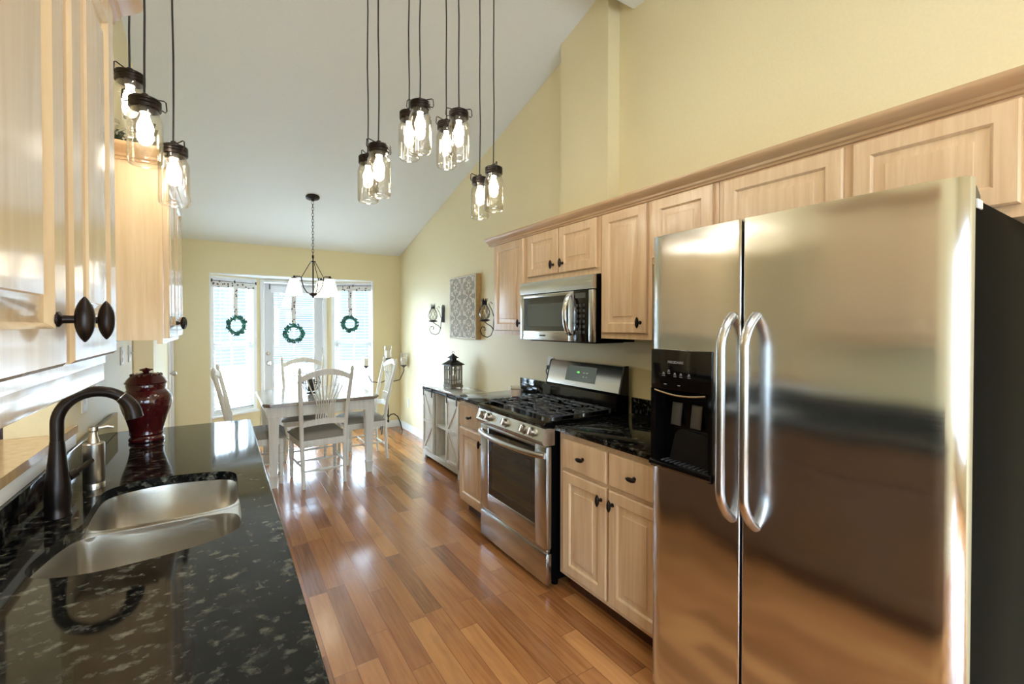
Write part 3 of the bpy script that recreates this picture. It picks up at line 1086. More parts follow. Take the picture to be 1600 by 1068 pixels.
# ------------------------------------------------------------------ refrigerator
def build_fridge():
    Y0, Ys0, Ys1, Y1 = .304, .8235, .8305, 1.211
    ZB, ZT = .055, 1.805
    t = Thing('refrigerator', 'large stainless side by side refrigerator with black dispenser', 'refrigerator', (1.8, (Y0 + Y1) / 2, 0))
    mb = MB(); mb.box(1.485, Y0 + .004, .03, 2.135, Y1 - .004, 1.762, .004)
    for y in (Y0 + .08, Y1 - .08): mb.cyl((1.6, y, 0), (1.6, y, .04), .025); mb.cyl((2.05, y, 0), (2.05, y, .04), .025)
    t.part('body', mb, M['blacksteel'])
    t.part('kick_grille', MB().box(1.475, Y0 + .01, .012, 1.49, Y1 - .01, .05, .002), M['blackplastic'])
    mb = MB(); mb.box(1.472, Y0 + .012, ZB + .01, 1.486, Y1 - .012, ZT - .045)
    t.part('door_gasket', mb, mat('gasket_grey', (88, 86, 84), .6))

    def plan(y):
        """front of the doors bows out a little in plan"""
        s = (y - (Y0 + Y1) / 2) / ((Y1 - Y0) / 2)
        return 1.410 + .012 * s * s

    def door(name, ya, yb, hole=None):
        def front(y):
            """bowed face with a soft shoulder on the outer edge and a crisp inner edge"""
            x = plan(y)
            for base in (ya, yb):
                w_, d_ = (.060, .034) if base in (Y0, Y1) else (.007, .007)
                e = abs(y - base)
                if e < w_: x += d_ * (1 - math.sqrt(max(0, 1 - (1 - e / w_) ** 2)))
            return x
        ys = {ya + (yb - ya) * i / 28 for i in range(29)}
        for base, dr_ in ((ya, 1), (yb, -1)):
            w_ = .060 if base in (Y0, Y1) else .007
            ys |= {base + dr_ * w_ * (1 - math.cos(PI / 2 * k / 12)) for k in range(13)}
        ys = sorted(ys)
        ys = [y for i, y in enumerate(ys) if i == 0 or y - ys[i - 1] > 1e-5]
        pts = [(front(y), y) for y in ys]
        poly = pts + [(1.470, yb), (1.470, ya)]
        mb = MB()
        if not hole:
            mb.prism(poly, 'z', ZB, ZT)
        else:
            hy0, hy1, hz0, hz1 = hole
            mb.prism(poly, 'z', ZB, hz0); mb.prism(poly, 'z', hz1, ZT)
            L = [p for p in pts if p[1] < hy0] + [(front(hy0), hy0)]
            mb.prism(L + [(1.470, hy0), (1.470, ya)], 'z', hz0, hz1)
            Rr = [(front(hy1), hy1)] + [p for p in pts if p[1] > hy1]
            mb.prism(Rr + [(1.470, yb), (1.470, hy1)], 'z', hz0, hz1)
        return t.part(name, mb, M['steel_door'])

    fd = door('refrigerator_door', Y0, Ys0)
    hole = (.928, 1.188, .918, 1.372)
    zd = door('freezer_door', Ys1, Y1, hole)
    hy0, hy1, hz0, hz1 = hole
    # dispenser: surround, control face, recess, paddles, tray
    mb = MB()
    mb.box(1.405, hy0, 1.222, 1.47, hy1, hz1, .004)
    mb.box(1.4055, hy0, hz0, 1.47, hy0 + .014, 1.222); mb.box(1.4055, hy1 - .022, hz0, 1.47, hy1, 1.222)
    mb.prism([(1.404, hz0 + .03), (1.395, hz0 + .024), (1.395, hz0 + .012), (1.408, hz0), (1.47, hz0), (1.47, hz0 + .03)], 'y', hy0, hy1)
    ds = t.part('dispenser_surround', mb, M['blackgloss'], zd)
    mb = MB(); mb.box(1.462, hy0 + .014, hz0 + .03, 1.4695, hy1 - .022, 1.222)
    t.part('dispenser_recess', mb, M['blackgloss'], zd)
    pts = [(hy1 - .02 - .218 * i / 12, 1.222 - .006 - .012 * math.sin(PI * i / 12)) for i in range(13)]
    mb = MB(); mb.tube([(1.405, y, z) for y, z in pts], .004, 8)
    t.part('dispenser_trim', mb, M['chrome'], zd)
    for yy in (1.105, 1.02):
        mb = MB(); mb.rings((1.45, yy - .021, 1.085), (0, 1, 0), (0.14, 0, .99), (-1, 0, 0), .042, .085, [(0, 0), (0, .006), (.005, .010), (.012, .011)])
        t.part('dispenser_paddle', mb, mat('paddle_grey', (74, 72, 70), .22), zd)
    mb = MB(); mb.prism([(hy0 + .03, hz0 + .034), (hy1 - .06, hz0 + .034), (hy1 - .085, 1.05), (hy1 - .10, 1.07), (hy0 + .05, 1.07), (hy0 + .03, 1.05)], 'x', 1.440, 1.462)
    t.part('ice_chute_guard', mb, M['blackplastic'], zd)
    mb = MB()
    for k in range(10): mb.box(1.41, hy0 + .03 + k * .02, hz0 + .028, 1.455, hy0 + .036 + k * .02, hz0 + .033)
    t.part('drip_grille', mb, M['castiron'], zd)
    X = 1.4045
    mb = text_mb('FRIGIDAIRE', .0135, face_T((X, 1.075, 1.325), (0, -1, 0), (0, 0, 1)), .0004)
    t.part('lettering', mb, M['label_grey'], zd)
    tb = MB()
    for i, y in enumerate((1.128, 1.105, 1.078, 1.052, 1.018)):
        z = 1.282 + (.010 if i == 1 else 0)
        tb.box(X - .0004, y - .006, z - .004, X + .0004, y + .006, z - .0025)
        tb.box(X - .0004, y - .004, z, X + .0004, y + .003, z + .004)
        tb.box(X - .0004, y - .007, z - .010, X + .0004, y + .005, z - .0085)
    for y in (1.12, 1.06): tb.box(X - .0004, y - .006, 1.240, X + .0004, y + .006, 1.243)
    t.part('touch_icons', tb, M['label_grey'], zd)
    # tall curved handles either side of the gap
    for d_, y, yb_ in ((zd, .861, .857), (fd, .784, .779)):
        n = 40; pts = []; rr = []
        za, zb = .826, 1.494
        for i in range(n + 1):
            s = i / n
            z = za + (zb - za) * s
            e = min(1, min(s, 1 - s) / .16)
            k = math.sin(e * PI / 2) ** .75
            pts.append((1.412 - .062 * k, yb_ + (y - yb_) * k, z)); rr.append(.0135 + .001 * (1 - k))
        mb = MB(); mb.tube(pts, rr, 14, up=(0, 1, 0), flat=1.15)
        t.part('handle', mb, M['steel'], d_)
    for y0, y1 in ((Y0 + .008, Y0 + .085), (Y1 - .085, Y1 - .008)):
        mb = MB(); mb.prism([(1.473, 1.7622), (1.548, 1.7622), (1.548, 1.776), (1.515, 1.796), (1.473, 1.800)], 'y', y0, y1)
        t.part('hinge_cover', mb, mat('hinge_cover_grey', (70, 62, 54), .4))
    t.part('hinge_clip', MB().box(1.492, Y0 + .0005, 1.740, 1.535, Y0 + .012, 1.7615, .002), M['plastic_white'])


build_fridge()

# ------------------------------------------------------------------ sink wall: cabinets and counter
XL = -.20           # face frames of the wall cabinets
XLC = .1325         # counter edge


def sink_wall_cab(label, y0, y1, doors, railz=True):
    t = wall_cab(label, 'L', y0, y1, 1.388, UT, doors, XL, LX + .001, M['maple_l'], (1.408, 2.095))
    # crown, with a return on both ends
    mb = MB()
    cp = [(XL - .005, 2.10), (XL + .012, 2.10), (XL + .014, 2.108), (XL + .022, 2.112), (XL + .024, 2.122), (XL + .040, 2.130), (XL + .056, 2.142), (XL + .060, 2.150), (XL + .060, 2.158), (XL - .005, 2.158)]
    mb.prism(cp, 'y', y0 - .05, y1 + .05)
    for s_, ye in ((-1, y0), (1, y1)):
        q = [(ye - s_ * .004, 2.10)] + [(ye + s_ * (a - XL - .002), b) for a, b in cp[1:9]] + [(ye - s_ * .004, 2.158)]
        mb.prism([(y, z) for y, z in q], 'x', LX + .002, XL)
    t.part('crown', mb, M['crown'])
    if railz:
        mb = MB(); mb.box(XL - .022, y0, 1.352, XL - .002, y1, 1.3885, .002)
        mb.box(LX + .001, y1 - .018, 1.352, XL - .022, y1, 1.3885, .002)
        t.part('light_rail', mb, M['maple_l'])
    return t


sink_wall_cab('nearest maple wall cabinet over the sink counter, two doors with dark oval knobs', .16, 1.218,
              [(.185, .857, (.812, 1.472)), (.892, 1.205, (.945, 1.472))])
sink_wall_cab('maple wall cabinet over the far end of the sink counter, behind the hanging jar lamps', 2.285, 3.05,
              [(2.305, 2.652, (2.615, 1.472)), (2.672, 3.03, (2.71, 1.472))], False)

# counter with an undermount double bowl
outline = [(-.378, 1.452), (-.370, 1.408), (-.345, 1.374), (-.300, 1.352), (-.24, 1.340), (-.18, 1.343), (-.11, 1.352), (-.045, 1.366), (.005, 1.388), (.034, 1.420), (.043, 1.47), (.043, 1.62)]
far_part = [(.041, 1.70), (.043, 1.93), (.034, 1.972), (.010, 2.003), (-.035, 2.022), (-.10, 2.040), (-.165, 2.050), (-.24, 2.042), (-.295, 2.020), (-.325, 1.985), (-.334, 1.94), (-.330, 1.72)]
near_bowl = outline + [(.041, 1.645), (-.326, 1.665), (-.345, 1.63), (-.368, 1.52)]
hole = outline + far_part + [(-.326, 1.68), (-.345, 1.63), (-.368, 1.52)]


def smooth(poly, it=2):
    for _ in range(it):
        q = []
        for i in range(len(poly)):
            a, b = Vector(poly[i]), Vector(poly[(i + 1) % len(poly)])
            q += [a * .75 + b * .25, a * .25 + b * .75]
        poly = [tuple(p) for p in q]
    return poly


hole_s = smooth(hole, 2)
Y0C, Y1C = -.30, 3.035
rect = [(LX + .002, Y0C), (XLC, Y0C), (XLC, Y1C), (LX + .002, Y1C)]
bm = bmesh.new()
edges = []
for lp in (rect, hole_s):
    vs_ = [bm.verts.new((x, y, .915)) for x, y in lp]
    edges += [bm.edges.new((vs_[i], vs_[(i + 1) % len(vs_)])) for i in range(len(vs_))]
bmesh.ops.triangle_fill(bm, use_beauty=True, edges=edges, use_dissolve=False)
ret = bmesh.ops.extrude_face_region(bm, geom=bm.faces[:])
for v in ret['geom']:
    if isinstance(v, bmesh.types.BMVert): v.co.z = .885
t = Thing('countertop', 'long black granite countertop around the sink with a low backsplash', 'countertop', (-.17, 1.4, .885))
mb = MB(); mb.bm(bm)
t.part('slab', mb, M['granite'])
t.part('backsplash', MB().box(LX + .002, Y0C, .9155, LX + .022, Y1C, 1.017, .003), M['granite'])
# polished edge strip seen from the aisle
mb = MB(); mb.box(XLC - .001, Y0C, .887, XLC + .004, Y1C, .913, .002)
t.part('polished_edge', mb, M['granite'])


def bowl(poly, z0, z1, inset):
    """thin wall bowl from the rim down to a rounded floor"""
    n = len(poly)
    c = Vector((sum(p[0] for p in poly) / n, sum(p[1] for p in poly) / n))
    mb = MB(); V = []; F = []
    lv = [(1.06, z1), (1.0, z1), (.985, z1 - .02), (.965, z0 + .05), (.94, z0 + .02), (.88, z0 + .004), (.5, z0), (.1, z0 - .003)]
    for s, z in lv:
        for p in poly:
            q = c + (Vector(p) - c) * s
            V.append((q.x, q.y, z))
    for i in range(len(lv) - 1):
        for k in range(n):
            F.append((i * n + k, i * n + (k + 1) % n, (i + 1) * n + (k + 1) % n, (i + 1) * n + k))
    F.append(tuple((len(lv) - 1) * n + k for k in range(n)))
    mb.add(V, F)
    # outside skin a few millimetres away, so the steel has thickness
    o = len(mb.v); V2 = []
    for i, (s, z) in enumerate(lv):
        for p in poly:
            q = c + (Vector(p) - c) * (s + .012); V2.append((q.x, q.y, z - .0025))
    F2 = []
    for i in range(len(lv) - 1):
        for k in range(n):
            F2.append((i * n + k, (i + 1) * n + k, (i + 1) * n + (k + 1) % n, i * n + (k + 1) % n))
    F2.append(tuple((len(lv) - 1) * n + k for k in range(n))[::-1])
    mb.add(V2, F2)
    return mb, c


t = Thing('kitchen_sink', 'stainless undermount double bowl sink set in the black countertop', 'sink', (-.16, 1.7, .66))
nb = smooth(outline[:-1] + [(.043, 1.585), (.033, 1.625), (.005, 1.648), (-.05, 1.656), (-.29, 1.660), (-.330, 1.650), (-.350, 1.61), (-.37, 1.52)], 2)
fb = smooth([(.043, 1.76), (.043, 1.93), (.034, 1.972), (.010, 2.003), (-.035, 2.022), (-.10, 2.040), (-.165, 2.050), (-.24, 2.042), (-.295, 2.020), (-.325, 1.985), (-.334, 1.94), (-.332, 1.76), (-.322, 1.71), (-.28, 1.686), (-.05, 1.684), (.008, 1.694), (.034, 1.718)], 2)
b1, c1 = bowl(nb, .67, .884, .02); b2, c2 = bowl(fb, .72, .884, .02)
t.part('near_bowl', b1, M['sink']); t.part('far_bowl', b2, M['sink'])
t.part('divider', MB().prism([(.047, 1.575), (.036, 1.623), (.006, 1.645), (-.05, 1.654), (-.29, 1.658), (-.332, 1.648), (-.352, 1.61), (-.350, 1.70), (-.336, 1.77), (-.324, 1.712), (-.28, 1.689), (-.05, 1.687), (.006, 1.697), (.031, 1.72), (.047, 1.775)], 'z', .868, .8835), M['sink'])
for c, z in ((c1, .669), (c2, .719)):
    mb = MB(); mb.lathe([(0, z + .001), (.03, z + .001), (.036, z + .004), (.045, z + .004), (.046, z)], (c.x, c.y, 0), 20)
    t.part('drain', mb, M['chrome'])

# base cabinets under the sink counter
for lab, a, b in (('brown base cabinet under the sink counter at its near end', -.29, .82), ('brown base cabinet under the double bowl sink', .825, 2.20), ('brown base cabinet under the sink counter at the dining end', 2.205, 3.02)):
    mid = (a + b) / 2
    t = Thing('base_cabinet', lab, 'cabinet', (LX, mid, 0))
    xfr = .105
    mb = MB(); mb.box(LX + .001, a, .105, LX + .02, b, .884); mb.box(LX + .02, a, .105, xfr - .02, a + .018, .884); mb.box(LX + .02, b - .018, .105, xfr - .02, b, .884); mb.box(LX + .02, a + .018, .105, xfr - .02, b - .018, .125)
    t.part('body', mb, M['maple_dark'])
    t.part('toe_kick', MB().box(LX + .001, a, 0, xfr - .075, b, .105), M['brown_wood'])
    mb = MB()
    mb.box(xfr - .02, a, .105, xfr, a + .03, .884); mb.box(xfr - .02, b - .03, .105, xfr, b, .884); mb.box(xfr - .02, a + .03, .105, xfr, b - .03, .14); mb.box(xfr - .02, a + .03, .675, xfr, b - .03, .884)
    t.part('face_frame', mb, M['maple_dark'])
    for ya, yb, ky in ((a + .012, mid - .006, mid - .04), (mid + .006, b - .012, mid + .04)):
        cab_door(t, 'L', xfr, ya, yb, .132, .678, M['maple_dark'], (ky, .615))
        cab_door(t, 'L', xfr, ya, yb, .698, .856, M['maple_dark'], ((ya + yb) / 2, .777), DRAWER, 'drawer', False)

# pass-through ledge
t = Thing('pass_through_ledge', 'tan wooden ledge in the pass-through opening above the backsplash', 'ledge', (LX, 1.7, 1.062))
pl = [(LX + .018, 1.235), (LX + .018, 2.30), (LX - .002, 2.305), (LX - .002, 2.139), (-.60, 2.139), (-.61, 2.16), (-.64, 2.165), (-.70, 2.14), (-.73, 2.08), (-.735, 1.235)]
pl = [(LX + .018, 1.235), (LX + .018, 2.30), (LX + .001, 2.30), (LX + .001, 2.1395), (-.66, 2.1395), (-.70, 2.12), (-.725, 2.08), (-.73, 2.03), (-.73, 1.255), (LX + .001, 1.255), (LX + .001, 1.235)]
t.part('ledge_board', MB().prism(pl, 'z', 1.0625, 1.09), M['ledge'])
t.part('apron', MB().box(LX + .0005, 1.24, 1.0175, LX + .014, 2.295, 1.0623, .002), M['trim'])
# lining of the opening
mb = MB()
mb.box(LX2 - .002, 2.128, 1.0905, LX + .002, 2.1395, 1.999); mb.box(LX2 - .002, 1.2505, 1.0905, LX + .002, 1.262, 1.999); mb.box(LX2 - .002, 1.262, 1.988, LX + .002, 2.128, 1.9995)
struct('trim_2', mb, M['wall'])


def wall_plate(label, side, x, y, z, kind, w=.072, h=.116, plug=False, group=None):
    sg = xf(side)
    t = Thing('wall_plate', label, 'outlet' if kind == 'outlet' else 'switch', (x, y, z - h / 2), group)
    mb = MB(); mb.rings((x + sg * .0003, y - w / 2, z - h / 2), (0, 1, 0), (0, 0, 1), (sg, 0, 0), w, h, [(0, 0), (0, .003), (.004, .006), (.008, .006)])
    t.part('cover', mb, M['plastic_white'])
    if kind == 'outlet':
        for dz in (-.021, .021):
            mb = MB(); mb.box(x + sg * .006, y - .017, z + dz - .014, x + sg * .008, y + .017, z + dz + .014, .003)
            for dy in (-.006, .006): mb.box(x + sg * .0078, y + dy - .001, z + dz - .004, x + sg * .0085, y + dy + .001, z + dz + .006)
            t.part('receptacle', mb, M['plastic_white'])
        if plug:
            mb = MB(); mb.box(x + sg * .008, y - .016, z - .04, x + sg * .034, y + .016, z - .008, .004); mb.tube([(x + sg * .034, y, z - .024), (x + sg * .045, y + .004, z - .05), (x + sg * .02, y + .004, z - .12), (x + sg * .012, y + .006, z - .2)], .004, 8)
            t.part('plug', mb, M['blackplastic'])
    else:
        mb = MB(); mb.box(x + sg * .006, y - .012, z - .024, x + sg * .008, y + .012, z + .024, .002); mb.box(x + sg * .008, y - .005, z - .002, x + sg * .020, y + .005, z + .010, .002)
        t.part('toggle', mb, M['plastic_white'])


wall_plate('white switch plate on the sink wall behind the faucet arch', 'L', LX, 2.475, 1.168, 'switch', .075, .116)
wall_plate('white outlet plate on the sink wall under the far wall cabinet', 'L', LX, 3.30, 1.290, 'outlet', .072, .1)
wall_plate('white switch plate at the end of the sink wall beside the hall opening', 'L', LX, 3.55, 1.290, 'switch', .072, .1)
wall_plate('white outlet plate on the wall behind the range with a black plug', 'R', WX, 2.80, 1.157, 'outlet', .072, .116, True)
wall_plate('low white outlet plate on the wall between console and candelabra', 'R', WX, 6.016, .385, 'outlet', .072, .116)


# ------------------------------------------------------------------ on the sink counter
def build_faucet():
    bx, by, z = -.40, 1.79, .9155
    t = Thing('kitchen_faucet', 'dark bronze gooseneck pull-down faucet behind the sink', 'faucet', (bx, by, z))
    mb = MB(); mb.lathe([(0, 0), (.030, 0), (.030, .004), (.0275, .008), (.0285, .03), (.030, .06), (.0285, .09), (.024, .13), (.0195, .17), (.0168, .205), (.0160, .217), (0, .217)], (bx, by, z), 28)
    t.part('body', mb, M['bronze'])
    pts = []; R_ = .085; zc = 1.182
    pts.append((bx, by, z + .214)); pts.append((bx, by, zc - .02))
    A0 = .735

    def arc(q):
        a = PI - q * PI
        return Vector((bx + R_ + R_ * math.cos(a), by, zc + R_ * math.sin(a)))
    for i in range(21): pts.append(arc(i / 20 * A0))
    mb = MB(); mb.tube(pts, .0155, 16)
    t.part('spout', mb, M['bronze'])
    hp = [arc(A0 - .004 + (.965 - A0) * k / 8) for k in range(9)]
    d_ = (hp[-1] - hp[-2]).normalized()
    hp += [hp[-1] + d_ * .012, hp[-1] + d_ * .015]
    mb = MB(); mb.tube(hp, [.0168, .0176, .0182, .0188, .0195, .0203, .0212, .0220, .0226, .0230, .0195], 20)
    sp = t.part('spray_head', mb, M['bronze'])
    mb = MB(); mb.tube([arc(A0 - .008), arc(A0)], [.0172, .0172], 20)
    t.part('spray_ring', mb, M['nickel'], sp)
    mb = MB()
    mb.tube([(bx + .020, by + .016, z + .105), (bx + .034, by + .030, z + .112)], [.013, .012], 14)
    mb.tube([(bx + .030, by + .026, z + .110), (bx + .040, by + .052, z + .116), (bx + .050, by + .082, z + .124), (bx + .056, by + .10, z + .126)], [.007, .0065, .008, .006], 12)
    t.part('lever', mb, M['bronze'])


build_faucet()
t = Thing('soap_dispenser', 'brushed nickel pump soap dispenser beside the faucet', 'dispenser', (-.366, 2.035, .9155))
c = (-.366, 2.035, .9155)
t.part('body', MB().lathe([(0, 0), (.0285, 0), (.0285, .018), (.0275, .020), (.0285, .022), (.0285, .150), (.026, .153), (0, .153)], c, 24), M['nickel'])
mb = MB(); mb.lathe([(.016, .152), (.014, .165), (.010, .178), (.010, .190), (.0135, .194), (.0135, .206), (0, .207)], c, 18)
mb.tube([(c[0] + .005, c[1], c[2] + .2), (c[0] + .035, c[1] + .004, c[2] + .203), (c[0] + .05, c[1] + .006, c[2] + .198)], [.006, .005, .0045], 10)
t.part('pump', mb, M['nickel'])

# burgundy lidded jar
jc = (-.305, 2.745, .9155)
t = Thing('ginger_jar', 'glossy burgundy lidded ceramic jar on the black counter', 'jar', jc)
prof = [(0, 0), (.062, 0), (.068, .004), (.068, .014), (.062, .020), (.060, .026), (.066, .036), (.064, .044), (.068, .07), (.080, .115), (.094, .155), (.100, .185), (.099, .205), (.090, .226), (.079, .238), (.074, .243), (.0755, .250), (.0775, .262), (.0755, .270), (.070, .272)]
mb = MB(); mb.lathe(prof, jc, 40)
t.part('body', mb, M['burgundy'])
mb = MB(); mb.lathe([(.070, .2725), (.082, .2725), (.0835, .276), (.079, .281), (.072, .294), (.060, .308), (.056, .312), (.040, .318), (.020, .322), (0, .323)], jc, 40)
for k in range(16):
    a = 2 * PI * k / 16
    mb.sphere((jc[0] + .056 * math.cos(a), jc[1] + .056 * math.sin(a), jc[2] + .311), .007, 8, 6)
ld = t.part('lid', mb, M['burgundy'])
mb = MB()
for k in range(5):
    a = 2 * PI * k / 5 + .4
    mb.tube([(jc[0], jc[1], jc[2] + .320), (jc[0] + .014 * math.cos(a), jc[1] + .014 * math.sin(a), jc[2] + .336), (jc[0] + .026 * math.cos(a), jc[1] + .026 * math.sin(a), jc[2] + .334)], [.008, .007, .003], 8)
mb.sphere((jc[0], jc[1], jc[2] + .335), .010, 10, 8)
t.part('lid_knob', mb, M['burgundy'], ld)

# greenery on the far wall cabinet
rnd = random.Random(3)
t = Thing('faux_greenery', 'dark leafy greenery sitting on top of the far sink wall cabinet', 'plant', (-.36, 2.62, 2.1585))
mb = MB(); mb.lathe([(0, 0), (.06, 0), (.075, .05), (.07, .052), (0, .03)], (-.37, 2.62, 2.121), 18)
t.part('planter', mb, M['brown_wood'])
mb = MB()
for k in range(420):
    c = Vector((rnd.gauss(-.35, .055), rnd.uniform(2.36, 2.92), 2.125 + abs(rnd.gauss(.05, .055))))
    c.x = max(LX + .05, min(c.x, -.19))
    d = Vector((rnd.uniform(-1, 1), rnd.uniform(-1, 1), rnd.uniform(-.2, 1))).normalized()
    sd = d.cross(Vector((rnd.uniform(-1, 1), rnd.uniform(-1, 1), .3))).normalized()
    L, w = rnd.uniform(.03, .05), rnd.uniform(.011, .018)
    e = c + d * L
    if e.x < LX + .01 or e.z < 2.122: continue
    nn = d.cross(sd) * .005
    mb.add([c, c + d * L * .45 + sd * w + nn, e, c + d * L * .45 - sd * w + nn], [(0, 1, 2, 3)])
for k in range(14):
    y = 2.36 + .56 * k / 13
    mb.tube([(-.37, 2.62, 2.15), (-.35, (2.62 + y) / 2, 2.19), (-.33, y, 2.15 + .04 * rnd.random())], .003, 5)
t.part('foliage', mb, M['leaf'])


# ------------------------------------------------------------------ hanging jar lamps
def pendant(label, x, y, ztop, group, rot=0.0, zc=None):
    """ztop: top of the lid; the cord runs up to the ceiling"""
    if zc is None:
        zc = RZ if y < RY - .03 else ceil_z(y + .05) - .004
    t = Thing('jar_pendant', label, 'pendant lamp', (x, y, ztop - .219), group)
    T = Matrix.Translation((x, y, ztop)) @ Matrix.Rotation(rot, 4, 'Z')
    n = 9
    mb = MB()
    mb.tube([(x + .0015 * math.sin(i * 1.7 + x * 9), y + .0015 * math.cos(i * 2.1), ztop + .018 + (zc - .02 - ztop - .018) * i / n) for i in range(n + 1)], .0032, 8)
    t.part('cord', mb, M['cord'])
    t.part('canopy', MB().lathe([(0, zc), (.04, zc), (.04, zc - .008), (.012, zc - .02), (0, zc - .02)], (x, y, 0), 20), M['bronze'])
    mb = MB(T)
    mb.lathe([(0, 0), (.008, 0), (.010, .0), (.010, .016), (.005, .020), (0, .020)], (0, 0, -.001), 12)
    mb.lathe([(0, 0), (.038, 0), (.0425, -.002), (.0445, -.005), (.0445, -.010), (.0428, -.012), (.0445, -.014), (.0445, -.020), (.0428, -.022), (.0445, -.024), (.0445, -.034), (.0425, -.036), (.040, -.034), (.040, -.006), (0, -.005)], (0, 0, 0), 28)
    ld = t.part('lid', mb, M['bronze'])
    mb = MB(T)
    for s in (-1, 1):
        mb.tube([(s * .012, 0, .006), (s * .052, 0, .012), (s * .058, 0, .008), (s * .060, 0, -.018), (s * .056, 0, -.026), (s * .046, 0, -.022)], .0022, 8)
    t.part('bail', mb, M['bronze'], ld)
    mb = MB(T)
    mb.lathe([(.0395, -.034), (.0395, -.046), (.043, -.056), (.0480, -.066), (.0490, -.078), (.0490, -.205), (.0478, -.214), (.0440, -.219), (.0425, -.2175), (.0455, -.212), (.0465, -.204), (.0465, -.080), (.0455, -.069), (.041, -.058), (.0375, -.047), (.0375, -.034)], (0, 0, 0), 32)
    t.part('glass_jar', mb, M['jar'])
    mb = MB(T); mb.lathe([(.016, -.006), (.016, -.046), (.0, -.047)], (0, 0, 0), 14)
    so = t.part('socket', mb, M['nickel'])
    mb = MB(T); mb.lathe([(0, -.1235), (.009, -.1225), (.017, -.118), (.0225, -.109), (.0240, -.099), (.0225, -.088), (.018, -.077), (.0135, -.064), (.0115, -.054), (.0125, -.047), (0, -.0465)], (0, 0, 0), 14)
    t.part('bulb', mb, M['bulb'], so)


G1, G2 = 'jar lamps over the sink', 'jar lamps over the aisle'
pendant('jar lamp over the sink partly hidden by the nearest wall cabinet, hung highest', -.272, 2.11, 2.365, G1, .9)
pendant('jar lamp over the sink hanging between the other two, at middle height', -.211, 1.93, 2.214, G1, .35)
pendant('lowest jar lamp over the sink, in front of the far wall cabinet edge', -.147, 2.10, 2.128, G1, 2.2)
pendant('jar lamp over the aisle nearest the sink, the larger of its overlapping pair', .569, 1.94, 2.232, G2, .3)
pendant('jar lamp over the aisle nearest the sink, the rear one of its overlapping pair', .598, 2.218, 2.275, G2, .8)
pendant('highest jar lamp of the aisle row, front one of the second pair from the sink', .739, 1.90, 2.442, G2, 2.5)
pendant('rear jar lamp of the second pair from the sink in the aisle row', .743, 2.05, 2.457, G2, 2.0)
pendant('front jar lamp of the third pair from the sink in the aisle row', .927, 1.90, 2.45, G2, 2.7)
pendant('rear jar lamp of the third pair from the sink in the aisle row', .928, 2.04, 2.451, G2, .2)
pendant('front jar lamp of the pair nearest the cabinets in the aisle row', 1.164, 1.986, 2.261, G2, 1.3)
pendant('rear jar lamp of the pair nearest the cabinets in the aisle row', 1.182, 2.164, 2.26, G2, .1)


# ------------------------------------------------------------------ dining chandelier
def build_chandelier():
    cx, cy = .80, 5.08
    zc = ceil_z(cy)
    t = Thing('chandelier', 'bronze chandelier with three lit white glass shades over the dining table', 'chandelier', (cx, cy, 1.74))
    Tc = Matrix.Translation((cx, cy, zc - .003)) @ Matrix.Rotation(-math.atan(SLOPE), 4, 'X')
    t.part('canopy', MB(Tc).lathe([(0, 0), (.068, 0), (.068, -.008), (.05, -.020), (.018, -.030), (.010, -.045), (0, -.045)], (0, 0, 0), 28), M['bronze'])
    mb = MB()
    z = zc - .045; k = 0
    while z > 2.17:
        a = k % 2 * PI / 2
        mb.tube([(cx + .009 * math.cos(q) * math.cos(a), cy + .009 * math.cos(q) * math.sin(a), z - .018 + .020 * math.sin(q)) for q in [2 * PI * i / 12 for i in range(12)]], .0022, 6, closed=True)
        z -= .031; k += 1
    t.part('chain', mb, M['bronze'])
    mb = MB()
    mb.lathe([(0, 2.185), (.006, 2.185), (.010, 2.17), (.006, 2.15), (.006, 2.125), (.026, 2.122), (.026, 2.112), (.007, 2.108), (.007, 1.80), (.014, 1.796), (.034, 1.788), (.040, 1.780), (.030, 1.766), (.012, 1.758), (.010, 1.745), (0, 1.740)], (cx, cy, 0), 20)
    t.part('stem', mb, M['bronze'])
    R_ = .178
    for k, ang in enumerate((-.62 - 2.57, -.62 + .02, -.62 + PI / 2)):
        c, s_ = math.cos(ang), math.sin(ang)
        P = lambda r, z: (cx + r * c, cy + r * s_, z)
        mb = MB()
        mb.tube([P(.022, 2.115), P(.108, 1.955)], .0035, 8)
        pts = [P(.03, 1.785), P(.06, 1.80), P(.09, 1.845), P(.105, 1.90), P(.112, 1.952), P(.125, 1.958), P(R_, 1.958)]
        mb.tube(pts, .0055, 8)
        mb.tube([P(R_, 1.958), P(R_, 1.966)], .006, 8)
        mb.lathe([(0, 1.962), (.008, 1.962), (.012, 1.95), (.030, 1.942), (.034, 1.934), (0, 1.934)], P(R_, 0), 18)
        ar = t.part('arm', mb, M['bronze'])
        mb = MB(); mb.lathe([(.034, 1.935), (.040, 1.932), (.052, 1.890), (.066, 1.840), (.078, 1.785), (.083, 1.762), (.080, 1.762), (.063, 1.838), (.049, 1.888), (.036, 1.928)], P(R_, 0), 28)
        t.part('glass_shade', mb, M['shade'], ar)


build_chandelier()


